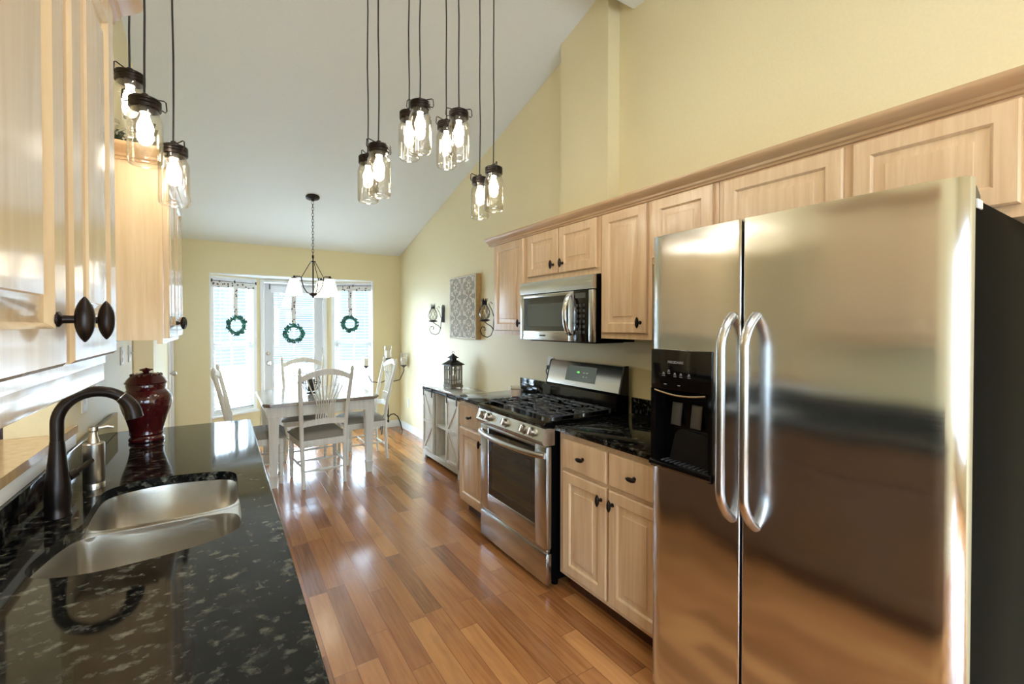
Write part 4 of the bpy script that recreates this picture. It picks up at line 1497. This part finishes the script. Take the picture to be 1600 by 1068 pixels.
# ------------------------------------------------------------------ dining set
def build_table():
    x0, x1, y0, y1, zt_ = .292, 1.315, 4.47, 5.50, .765
    t = Thing('dining_table', 'square white farmhouse dining table with clipped corners and tapered legs', 'table', ((x0 + x1) / 2, (y0 + y1) / 2, 0))
    ch = .055

    def octo(e, c):
        a, b, d, f = x0 - e, x1 + e, y0 - e, y1 + e
        return [(a + c, d), (b - c, d), (b, d + c), (b, f - c), (b - c, f), (a + c, f), (a, f - c), (a, d + c)]
    t.part('top', MB().prism(octo(-.004, ch), 'z', zt_ - .006, zt_), M['table_top'])
    mb = MB(); mb.prism(octo(0, ch), 'z', zt_ - .022, zt_ - .0062); mb.prism(octo(-.012, ch - .006), 'z', zt_ - .034, zt_ - .022)
    t.part('top_edge', mb, M['table_edge'])
    mb = MB(); i = .045; a, b, d, f = x0 + i, x1 - i, y0 + i, y1 - i; th = .022
    za, zb = zt_ - .125, zt_ - .034
    mb.box(a, d, za, b, d + th, zb); mb.box(a, f - th, za, b, f, zb); mb.box(a, d + th, za, a + th, f - th, zb); mb.box(b - th, d + th, za, b, f - th, zb)
    mb.box(a - .006, d - .006, za - .008, b + .006, d + th, za + .004, .002); mb.box(a - .006, f - th, za - .008, b + .006, f + .006, za + .004, .002)
    mb.box(a - .006, d, za - .008, a + th, f, za + .004, .002); mb.box(b - th, d, za - .008, b + .006, f, za + .004, .002)
    t.part('apron', mb, M['white_wood'])
    for sx, X in ((1, a + .045), (-1, b - .045)):
        for Yc in (d + .045, f - .045):
            mb = MB()

            def sq(h): return [(X - h, Yc - h), (X + h, Yc - h), (X + h, Yc + h), (X - h, Yc + h)]
            V = []; lv = [(.047, za), (.047, za - .03), (.044, za - .06), (.029, .115), (.036, .108), (.037, .098), (.030, .092), (.030, .06), (.024, .0)]
            lv = [(.046, zb), (.046, za - .012), (.043, za - .03), (.028, .120), (.035, .112), (.035, .100), (.031, .094), (.029, .03), (.025, 0)]
            for h, z in lv: V += [(p[0], p[1], z) for p in sq(h)]
            F = [(0, 1, 2, 3)] + [(k * 4 + j, k * 4 + (j + 1) % 4, k * 4 + 4 + (j + 1) % 4, k * 4 + 4 + j) for k in range(len(lv) - 1) for j in range(4)] + [tuple(range(len(lv) * 4 - 4, len(lv) * 4))[::-1]]
            mb.add(V, F)
            t.part('leg', mb, M['white_wood'])


build_table()


def build_chair(label):
    """origin on the floor under the seat, sitter faces +y"""
    t = Thing('dining_chair', label, 'chair', (0, 0, 0), 'white dining chairs around the table')
    hw = .195
    # rear posts: legs and back in one, leaning back above the seat
    for s in (-1, 1):
        mb = MB()
        prof = [(0, s * .178, -.235, .015), (.10, s * .180, -.222, .017), (.40, s * .186, -.205, .019), (.46, s * .188, -.205, .0195), (.60, s * .194, -.222, .019), (.80, s * .207, -.262, .018), (.99, s * .220, -.306, .0165), (1.03, s * .222, -.316, .015)]
        mb.tube([(x, y, z) for z, x, y, r in prof], [r for *_, r in prof], 12)
        x, y = s * .2225, -.317
        mb.tube([(x, y, 1.028), (x, y - .001, 1.034), (x, y - .003, 1.046), (x + s * .001, y - .006, 1.064), (x + s * .001, y - .009, 1.084), (x + s * .001, y - .011, 1.094)], [.014, .011, .0155, .0165, .010, .003], 12)
        t.part('rear_post', mb, M['white_wood'])
    for s in (-1, 1):
        mb = MB(); x, y = s * .20, .195
        mb.lathe([(0, 0), (.012, 0), (.016, .03), (.018, .05), (.013, .058), (.019, .068), (.019, .078), (.014, .088), (.021, .20), (.023, .27), (.016, .282), (.022, .292), (.022, .30), (.017, .31), (.021, .33), (.021, .42), (0, .42)], (x, y, 0), 16)
        t.part('front_leg', mb, M['white_wood'])
    mb = MB()
    mb.box(-.205, .178, .365, .205, .206, .425, .004); mb.box(-.19, -.222, .365, .19, -.196, .425, .004)
    for s in (-1, 1):
        mb.prism([(s * .182, -.20), (s * .203, -.20), (s * .216, .19), (s * .195, .19)], 'z', .365, .425)
    t.part('seat_frame', mb, M['white_wood'])
    # upholstered seat
    mb = MB(); n = 14; V = []; F = []

    def sp(u, v, ins):
        y = -.215 + .45 * v
        w = (.205 + .026 * v) - ins
        x = (u * 2 - 1) * w
        r = abs(u * 2 - 1) ** 6; q = abs(v * 2 - 1) ** 6
        return x, y
    for j in range(n + 1):
        for i in range(n + 1):
            u, v = i / n, j / n
            x, y = sp(u, v, 0)
            e = min(u, 1 - u) * 2; g = min(v, 1 - v) * 2
            k = (1 - (1 - min(1, e * 2.2)) ** 2.2) * (1 - (1 - min(1, g * 2.2)) ** 2.2)
            V.append((x, y, .438 + .048 * k ** .6))
    for j in range(n):
        for i in range(n):
            a = j * (n + 1) + i; F.append((a, a + 1, a + n + 2, a + n + 1))
    o = len(V)
    bd = [i for i in range(n + 1)] + [(j + 1) * (n + 1) - 1 for j in range(1, n + 1)] + [n * (n + 1) + i for i in range(n - 1, -1, -1)] + [j * (n + 1) for j in range(n - 1, 0, -1)]
    for k in bd: V.append((V[k][0] * .985, V[k][1] * .985, .425))
    m_ = len(bd)
    for k in range(m_): F.append((bd[k], o + k, o + (k + 1) % m_, bd[(k + 1) % m_]))
    F.append(tuple(o + k for k in range(m_)))
    mb.add(V, F)
    t.part('seat_cushion', mb, M['fabric'])
    # arched crest rail, lower rail

    def back(z): return -.222 - (z - .60) * .222
    def curved(zlo, zhi, w0, th, n=18):
        mb = MB(); V = []; F = []
        for i in range(n + 1):
            s = i / n * 2 - 1
            x = s * w0
            a, b = zlo(s), zhi(s)
            yb = -.030 * (1 - s * s)
            for z, dy in ((a, -th / 2), (a, th / 2), (b, th / 2), (b, -th / 2)): V.append((x, back((a + b) / 2) + yb + dy, z))
        for i in range(n):
            for k in range(4): F.append((i * 4 + k, i * 4 + (k + 1) % 4, i * 4 + 4 + (k + 1) % 4, i * 4 + 4 + k))
        F.append((3, 2, 1, 0)); F.append(tuple(n * 4 + k for k in range(4)))
        mb.add(V, F); return mb
    arch = lambda s: math.cos(s * PI / 2) ** .9 if abs(s) < 1 else 0
    t.part('crest_rail', curved(lambda s: .955 + .066 * arch(s), lambda s: 1.006 + .068 * arch(s), .216, .020), M['white_wood'])
    t.part('lower_rail', curved(lambda s: .545 + .022 * arch(s), lambda s: .592 + .028 * arch(s), .193, .018), M['white_wood'])
    # sheaf of spindles, gathered at the lower rail and fanning out at the crest
    N_ = 9
    for k in range(N_):
        q = k / (N_ - 1) * 2 - 1
        xb, xm, xt = q * .078, q * .070, q * .168
        zt2 = .965 + .066 * arch(xt / .216)
        def yy(x, z, w): return back(z) - .030 * (1 - (x / w) ** 2)
        mb = MB()
        mb.tube([(xb, yy(xb, .60, .2), .602), (xb * .97, yy(xb, .68, .2), .685), (xm, yy(xm, .74, .2), .735), (xm * 1.25, yy(xm, .80, .205), .80), ((xm + xt) / 2 * 1.05, yy((xm + xt) / 2, .88, .21), .88), (xt, yy(xt, zt2, .216), zt2)], [.0062, .0058, .0055, .0055, .0055, .005], 8)
        t.part('spindle', mb, M['white_wood'])
    mb = MB(); mb.tube([(-.088, back(.70) - .024, .703), (0, back(.70) - .030, .706), (.088, back(.70) - .024, .703)], .0055, 8)
    t.part('spindle_tie', mb, M['white_wood'])
    for a, b in (((-.20, .195, .19), (-.182, -.215, .19)), ((.20, .195, .19), (.182, -.215, .19)), ((-.192, 0, .19), (.192, 0, .19)), ((-.198, .19, .24), (.198, .19, .24)), ((-.181, -.218, .15), (.181, -.218, .15))):
        a, b = Vector(a), Vector(b)
        mb = MB(); mb.tube([a, a.lerp(b, .15), a.lerp(b, .5), a.lerp(b, .85), b], [.007, .008, .0115, .008, .007], 10)
        t.part('stretcher', mb, M['white_wood'])
    return t.o


ch0 = build_chair('white spindle back dining chair seen from behind at the kitchen side of the table')
ch0.location = (.765, 4.605, 0); ch0.rotation_euler = (0, 0, .06)
for lab, x, y, r in (('white spindle back dining chair beside the candelabra, turned sideways at the table', 1.285, 5.075, PI / 2),
                     ('white spindle back dining chair with its back to the glazed door', .775, 5.545, PI - .1),
                     ('white spindle back dining chair at the table side facing the candelabra, partly behind the counter', .27, 4.86, -PI / 2 - .06)):
    c = copy_tree(ch0); c.location = (x, y, 0); c.rotation_euler = (0, 0, r); c['label'] = lab

# iron orb on the table
oc = (.765, 5.0, .7655)
t = Thing('orb_candle_holder', 'black iron orb candle holder in the middle of the dining table', 'candle holder', oc)
mb = MB(); mb.lathe([(0, 0), (.045, 0), (.045, .006), (.012, .012), (.012, .022), (.035, .026), (.035, .030), (0, .030)], oc, 20)
t.part('foot', mb, M['blackmetal'])
mb = MB(); r = .088; cz = oc[2] + .105
for k in range(4):
    a = PI * k / 4
    mb.tube([(oc[0] + r * math.cos(q) * math.cos(a), oc[1] + r * math.cos(q) * math.sin(a), cz + r * math.sin(q)) for q in [2 * PI * i / 28 for i in range(28)]], .003, 6, closed=True)
mb.tube([(oc[0] + r * math.cos(q), oc[1] + r * math.sin(q), cz) for q in [2 * PI * i / 28 for i in range(28)]], .004, 6, closed=True)
mb.lathe([(0, .204), (.04, .204), (.055, .196), (.055, .190), (0, .192)], oc, 18)
t.part('cage', mb, M['blackmetal'])
t.part('candle', MB().lathe([(0, .030), (.033, .030), (.033, .140), (.028, .143), (0, .139)], oc, 20), mat('dark_candle', (46, 44, 42), .6))


# ------------------------------------------------------------------ floor candelabra
def build_candelabra():
    bx, by = 1.90, 6.09
    t = Thing('floor_candelabra', 'tall black iron floor candelabra with glass candle cups in the corner', 'candelabra', (bx, by, 0))
    mb = MB()
    mb.tube([(bx, by, .13), (bx, by, .95)], .009, 10)
    mb.sphere((bx, by, .15), .016, 10, 8); mb.sphere((bx, by, .80), .014, 10, 8)
    t.part('stem', mb, M['blackmetal'])
    for k in range(3):
        a = -.25 + k * 2 * PI / 3
        c, s_ = math.cos(a), math.sin(a)
        mb = MB(); pts = [(bx + r * c, by + r * s_, z) for r, z in ((0, .20), (.03, .235), (.075, .245), (.125, .205), (.160, .12), (.18, .03), (.19, .007))]
        mb.tube(pts, .0075, 8)
        t.part('leg', mb, M['blackmetal'])
    cups = [(0, 0, 1.06), (.20, -.06, .96), (-.30, -.02, .97), (.03, .15, .92), (-.06, -.17, .90)]
    for i, (dx, dy, z) in enumerate(cups):
        x, y = bx + dx, by + dy
        mb = MB()
        if i:
            L = math.hypot(dx, dy)
            pts = [(bx, by, .74 - .01 * i), (bx + dx * .35, by + dy * .35, .70 - .01 * i), (bx + dx * .75, by + dy * .75, .72 - .01 * i), (x, y, z - .13), (x, y, z - .075)]
        else:
            pts = [(bx, by, .95), (x, y, z - .075)]
        mb.tube(pts, .006, 8)
        mb.lathe([(0, z - .082), (.012, z - .082), (.020, z - .070), (.040, z - .060), (.042, z - .054), (0, z - .054)], (x, y, 0), 18)
        ar = t.part('arm', mb, M['blackmetal'])
        mb = MB(); mb.lathe([(.034, z - .053), (.044, z - .040), (.047, z), (.050, z + .075), (.052, z + .115), (.0495, z + .115), (.045, z), (.042, z - .038), (.032, z - .050)], (x, y, 0), 24)
        t.part('glass_cup', mb, M['jar'], ar)
        t.part('candle', MB().lathe([(0, z - .050), (.030, z - .050), (.030, z + .050), (.025, z + .053), (0, z + .049)], (x, y, 0), 18), M['candle'], ar)


build_candelabra()


# ------------------------------------------------------------------ white console with barn doors
def build_console():
    x0, y0, y1, z1 = 1.865, 3.80, 4.725, .815
    t = Thing('console_cabinet', 'white farmhouse console cabinet with sliding barn doors by the wall', 'cabinet', (2.0, (y0 + y1) / 2, 0))
    m = M['white_wood']
    xb = WX - .016
    mb = MB()
    mb.box(x0 + .012, y0 + .01, .06, xb, y0 + .03, z1 - .022); mb.box(x0 + .012, y1 - .03, .06, xb, y1 - .01, z1 - .022)
    mb.box(xb - .012, y0 + .03, .06, xb, y1 - .03, z1 - .022)
    mb.box(x0 + .012, y0 + .03, .06, xb - .012, y1 - .03, .085)
    ya, yb = y0 + .31, y1 - .31
    mb.box(x0 + .012, ya - .009, .085, xb - .012, ya + .009, z1 - .022); mb.box(x0 + .012, yb - .009, .085, xb - .012, yb + .009, z1 - .022)
    t.part('body', mb, m)
    mb = MB()
    mb.box(x0, y0, .045, x0 + .012, y1, .10, .002)
    for a, b in ((y0, y0 + .06), (y1 - .06, y1)): mb.box(x0, a, 0, x0 + .012, b, .05, .002)
    mb.box(x0 + .012, y0, 0, xb, y0 + .01, .10); mb.box(x0 + .012, y1 - .01, 0, xb, y1, .10)
    t.part('base', mb, m)
    t.part('shelf', MB().box(x0 + .02, ya + .009, .40, xb - .012, yb - .009, .418), m)
    t.part('top', MB().box(x0 - .028, y0 - .012, z1 - .022, WX - .002, y1 + .012, z1, .004), M['table_top'])
    t.part('sliding_rail', MB().box(x0 - .010, y0 + .005, z1 - .060, x0 - .005, y1 - .005, z1 - .038, .001), M['blackmetal'])
    for a, b, fl in ((y1 - .305, y1 - .02, 1), (y0 + .02, y0 + .305, -1)):
        za, zb = .105, z1 - .07
        mb = MB()
        mb.box(x0 - .004, a, za, x0 + .008, b, zb)
        f = .034
        xa = x0 - .014
        mb.box(xa, a, za, x0 - .004, a + f, zb, .002); mb.box(xa, b - f, za, x0 - .004, b, zb, .002)
        mb.box(xa, a + f, za, x0 - .004, b - f, za + f, .002); mb.box(xa, a + f, zb - f, x0 - .004, b - f, zb, .002)
        zm = (za + zb) / 2
        mb.box(xa, a + f, zm - f / 2, x0 - .004, b - f, zm + f / 2, .002)

        def diag(p, q):
            p, q = Vector(p), Vector(q); d = (q - p).normalized(); n = Vector((-d.y, d.x)) * .014
            mb.prism([(v.x, v.y) for v in (p + n, p - n, q - n, q + n)], 'x', xa + .001, x0 - .004)
        if fl == 1:
            diag((b - f, za + f), (a + f, zm - f / 2)); diag((b - f, zb - f), (a + f, zm + f / 2))
        else:
            diag((b - f, zm + f / 2), (a + f, zb - f)); diag((b - f, zm - f / 2), (a + f, za + f))
        d = t.part('barn_door', mb, m)
        for y in (a + .03, b - .03):
            mb = MB()
            mb.box(x0 - .019, y - .009, zb - .05, x0 - .014, y + .009, z1 - .030, .001)
            mb.cyl((x0 - .020, y, z1 - .036), (x0 - .010, y, z1 - .036), .013)
            t.part('hanger', mb, M['blackmetal'], d)


build_console()

# grey lantern on the console
lc = Vector((1.985, 4.21, .8155))
Tl = Matrix.Translation(lc) @ Matrix.Rotation(.12, 4, 'Z')
t = Thing('candle_lantern', 'weathered grey wooden lantern with a peaked roof on the white console', 'lantern', lc)
mb = MB(Tl); h = .068
mb.box(-h - .006, -h - .006, .012, h + .006, h + .006, .034, .003)
for sx in (-1, 1):
    for sy in (-1, 1): mb.box(sx * h - .014 * (sx > 0), sy * h - .014 * (sy > 0), 0, sx * h + .014 * (sx < 0), sy * h + .014 * (sy < 0), .012)
t.part('base', mb, M['grey_wood'])
mb = MB(Tl)
for sx in (-1, 1):
    for sy in (-1, 1): mb.box(sx * h - .013 * (sx > 0), sy * h - .013 * (sy > 0), .034, sx * h + .013 * (sx < 0), sy * h + .013 * (sy < 0), .238)
for s in (-1, 1):
    for a, b in ((.034, .048), (.224, .238), (.085, .091), (.185, .191)):
        mb.box(-h, s * h - .010 * (s > 0), a, h, s * h + .010 * (s < 0), b); mb.box(s * h - .010 * (s > 0), -h, a, s * h + .010 * (s < 0), h, b)
    for q in (-.028, .0, .028):
        mb.box(q - .003, s * h - .008 * (s > 0), .034, q + .003, s * h + .008 * (s < 0), .238); mb.box(s * h - .008 * (s > 0), q - .003, .034, s * h + .008 * (s < 0), q + .003, .238)
t.part('frame', mb, M['grey_wood'])
mb = MB(Tl)


def frust(mb, h0, z0, h1, z1):
    mb.add([(-h0, -h0, z0), (h0, -h0, z0), (h0, h0, z0), (-h0, h0, z0), (-h1, -h1, z1), (h1, -h1, z1), (h1, h1, z1), (-h1, h1, z1)],
           [(3, 2, 1, 0), (4, 5, 6, 7), (0, 1, 5, 4), (1, 2, 6, 5), (2, 3, 7, 6), (3, 0, 4, 7)])


frust(mb, .085, .238, .083, .246); frust(mb, .083, .246, .048, .272); frust(mb, .048, .272, .034, .285)
frust(mb, .026, .285, .026, .308); frust(mb, .042, .308, .040, .313); frust(mb, .040, .313, .016, .335); frust(mb, .016, .335, .006, .35)
t.part('roof', mb, M['blackmetal'])
mb = MB(Tl); mb.tube([(.012 * math.cos(q), 0, .362 + .014 * math.sin(q)) for q in [2 * PI * i / 16 for i in range(16)]], .0025, 6, closed=True)
t.part('ring', mb, M['blackmetal'])
t.part('candle', MB(Tl).lathe([(0, .0345), (.034, .0345), (.034, .13), (.028, .133), (0, .129)], (0, 0, 0), 18), M['candle'])

# candle jar on the counter by the range
cj = (1.83, 2.80, .9155)
t = Thing('candle_jar', 'small glass jar candle with amber wax on the counter beside the range', 'candle', cj)
t.part('glass', MB().lathe([(0, 0), (.036, 0), (.039, .004), (.039, .095), (.0365, .095), (.0365, .006), (0, .005)], cj, 24), M['jar'])
t.part('wax', MB().lathe([(0, .0065), (.0355, .0065), (.0355, .05), (0, .048)], cj, 24), M['amber'])
t.part('paper_label', MB().lathe([(.0396, .025), (.0400, .025), (.0400, .07), (.0396, .07)], cj, 24), speckled('label_paper', (214, 196, 176), .6))


# ------------------------------------------------------------------ carved panel and sconces on the range wall
def build_art():
    x, y0, y1, z0, z1 = WX - .055, 3.926, 4.535, 1.316, 1.968
    t = Thing('carved_wall_panel', 'square carved white wall panel with floral scroll pattern between the two sconces', 'wall art', (WX, (y0 + y1) / 2, z0))
    t.part('board', MB().box(x, y0, z0, WX - .002, y1, z1, .002), M['tan_board'])
    t.part('recess', MB().box(x - .003, y0 + .004, z0 + .004, x, y1 - .004, z1 - .004), speckled('carving_recess_grey', (160, 152, 138), .8, .1, 40))
    mb = MB()
    X = x - .003
    W_, H_ = (y1 - y0 - .008), (z1 - z0 - .008)
    ca, cz = W_ / 2, H_ / 3
    r = .0075

    def curve(pts, rr=r): mb.tube([(X, y0 + .004 + a, z0 + .004 + b) for a, b in pts], rr, 8, up=(1, 0, 0), flat=.7)
    def ring(cy, cz_, R_, rr=r): mb.tube([(X, y0 + .004 + cy + R_ * math.cos(q), z0 + .004 + cz_ + R_ * 1.15 * math.sin(q)) for q in [2 * PI * i / 22 for i in range(22)]], rr, 8, closed=True, up=(1, 0, 0), flat=.7)
    for i in range(2):
        for j in range(3):
            cy_, cz_ = ca * (i + .5), cz * (j + .5)
            ring(cy_, cz_, .026, .006)
            for k in range(8):
                a = 2 * PI * k / 8
                curve([(cy_ + .034 * math.cos(a), cz_ + .038 * math.sin(a)), (cy_ + .050 * math.cos(a + .18), cz_ + .056 * math.sin(a + .18)), (cy_ + .064 * math.cos(a), cz_ + .070 * math.sin(a))], [.004, .0095, .003])
            for sx in (-1, 1):
                for sz in (-1, 1):
                    pts = []
                    for k in range(16):
                        q = k / 15
                        a = q * PI * 1.5
                        R_ = .040 * (1 - .65 * q)
                        pts.append((cy_ + sx * (ca / 2 - .055 + R_ * math.cos(a) * .8), cz_ + sz * (cz / 2 - .040 + R_ * math.sin(a) * .8 - .012)))
                    pts = [(min(max(a, .008), W_ - .008), min(max(b, .008), H_ - .008)) for a, b in pts]
                    curve(pts, .0062)
                    curve([(cy_ + sx * .02, cz_ + sz * cz * .48), (cy_ + sx * .060, cz_ + sz * cz * .40), (cy_ + sx * ca * .40, cz_ + sz * cz * .22), (cy_ + sx * ca * .47, cz_)], .0065)
    for b in (.006, H_ - .006): curve([(.004, b), (W_ - .004, b)], .006)
    for a in (.006, W_ - .006): curve([(a, .004), (a, H_ - .004)], .006)
    t.part('carving', mb, speckled('carving_white', (226, 220, 206), .6, .08, 60))


build_art()


def sconce(label, y, group):
    zb = 1.33
    t = Thing('wall_sconce', label, 'sconce', (WX, y, zb), group)
    mb = MB()
    pts = [(y - .03, 1.49), (y + .03, 1.49), (y + .03, 1.66), (y + .022, 1.682), (y, 1.692), (y - .022, 1.682), (y - .03, 1.66)]
    mb.prism(pts, 'x', WX - .012, WX - .001)
    mb.tube([(WX - .012, y, 1.50), (WX - .012, y, 1.66)], .008, 8)
    t.part('backplate', mb, M['blackmetal'])
    gx, gz = WX - .13, 1.505
    mb = MB()
    pts = [(WX - .014, y, 1.60), (WX - .03, y, 1.50), (WX - .035, y, 1.42), (WX - .06, y, 1.365), (WX - .10, y, 1.348), (WX - .15, y, 1.365), (WX - .175, y, 1.41), (WX - .155, y, 1.445), (WX - .125, y, 1.44), (WX - .12, y, 1.415), (WX - .135, y, 1.41)]
    mb.tube(pts, .0042, 8)
    mb.tube([(WX - .035, y, 1.42), (WX - .06, y, 1.45), (WX - .10, y, 1.47), (gx, y, gz - .012)], .0042, 8)
    mb.tube([(WX - .03, y, 1.54), (WX - .05, y, 1.60), (WX - .085, y, 1.655), (WX - .06, y, 1.675), (WX - .045, y, 1.655)], .0035, 8)
    t.part('scroll_arm', mb, M['blackmetal'])
    mb = MB(); mb.lathe([(0, -.014), (.02, -.014), (.05, -.004), (.052, .002), (.03, .010), (0, .010)], (gx, y, gz), 20)
    t.part('cup_base', mb, M['blackmetal'])
    gp = [(.026, .010), (.042, .030), (.050, .055), (.049, .080), (.040, .108), (.027, .130), (.024, .142)]
    mb = MB(); mb.lathe(gp + [(r - .002, h) for r, h in gp[::-1]], (gx, y, gz), 24)
    t.part('glass', mb, M['jar'])
    mb = MB()
    for k in range(8):
        for sgn in (-1, 1):
            pts = []
            for i, (r, h) in enumerate(gp):
                a = 2 * PI * k / 8 + sgn * i * .26
                pts.append((gx + (r + .0015) * math.cos(a), y + (r + .0015) * math.sin(a), gz + h))
            mb.tube(pts, .0014, 5)
    t.part('wire_cage', mb, M['blackmetal'])
    mb = MB()
    mb.lathe([(.024, .140), (.026, .150), (.022, .160), (.019, .158)], (gx, y, gz), 16)
    for k in range(8):
        a = 2 * PI * k / 8
        c, s_ = math.cos(a), math.sin(a)
        mb.add([(gx + .022 * math.cos(a - .38), y + .022 * math.sin(a - .38), gz + .150), (gx + .022 * math.cos(a + .38), y + .022 * math.sin(a + .38), gz + .150), (gx + .026 * math.cos(a + .3), y + .026 * math.sin(a + .3), gz + .175), (gx + .036 * c, y + .036 * s_, gz + .205), (gx + .026 * math.cos(a - .3), y + .026 * math.sin(a - .3), gz + .175)], [(0, 1, 2, 3, 4)])
    t.part('crown_leaves', mb, M['blackmetal'])


sconce('pineapple glass wall sconce on the candelabra side of the carved panel', 4.83, 'pineapple sconces')
sconce('pineapple glass wall sconce between the carved panel and the wall cabinet', 3.63, 'pineapple sconces')

# ------------------------------------------------------------------ rooms beyond: dark hutch, added fill lamps
t = Thing('wooden_hutch', 'dark brown wooden hutch against the far wall, glimpsed through the pass-through', 'hutch', (-2.1, 6.1, 0))
mb = MB(); mb.box(-2.7, 5.95, .08, -1.66, FY - .02, 1.25, .006)
t.part('body', mb, M['brown_wood'])
t.part('top', MB().box(-2.73, 5.92, 1.25, -1.63, FY - .02, 1.28, .005), M['brown_wood'])
for a, b in ((-2.66, -2.19), (-2.17, -1.70)):
    mb = MB(); mb.rings((a, 5.95, .72), (1, 0, 0), (0, 0, 1), (0, -1, 0), b - a, .48, DOOR)
    t.part('door', mb, M['brown_wood'])
    mb = MB(); mb.rings((a, 5.95, .16), (1, 0, 0), (0, 0, 1), (0, -1, 0), b - a, .50, DOOR)
    t.part('door', mb, M['brown_wood'])
for x in (-2.66, -1.70):
    for y in (5.99, 6.30): t.part('foot', MB().box(x - .03, y - .03, 0, x + .03, y + .03, .08, .004), M['brown_wood'])

k = 0  # lamps added out of view to brighten the kitchen and side room
for x, y, lab in ((.55, .75, 'recessed ceiling lamp above the aisle by the refrigerator'), (.55, -.7, 'recessed ceiling lamp above the kitchen entry'), (1.3, -1.9, 'recessed ceiling lamp in the room behind the kitchen'), (-.9, -1.9, 'recessed ceiling lamp behind the kitchen near the sink wall'), (-1.8, .4, 'recessed ceiling lamp in the room beyond the pass-through'), (-1.8, 1.6, 'recessed ceiling lamp facing the pass-through ledge')):
    t = Thing('recessed_light', lab, 'ceiling lamp', (x, y, RZ - .01), 'recessed ceiling lamps')
    t.part('trim_ring', MB().lathe([(.075, RZ - .0005), (.098, RZ - .0005), (.098, RZ - .006), (.078, RZ - .010), (.075, RZ - .006)], (x, y, 0), 28), M['trim'])
    t.part('lamp_face', MB().lathe([(0, RZ - .004), (.075, RZ - .004), (.075, RZ - .001), (0, RZ - .001)], (x, y, 0), 24), M['can'])
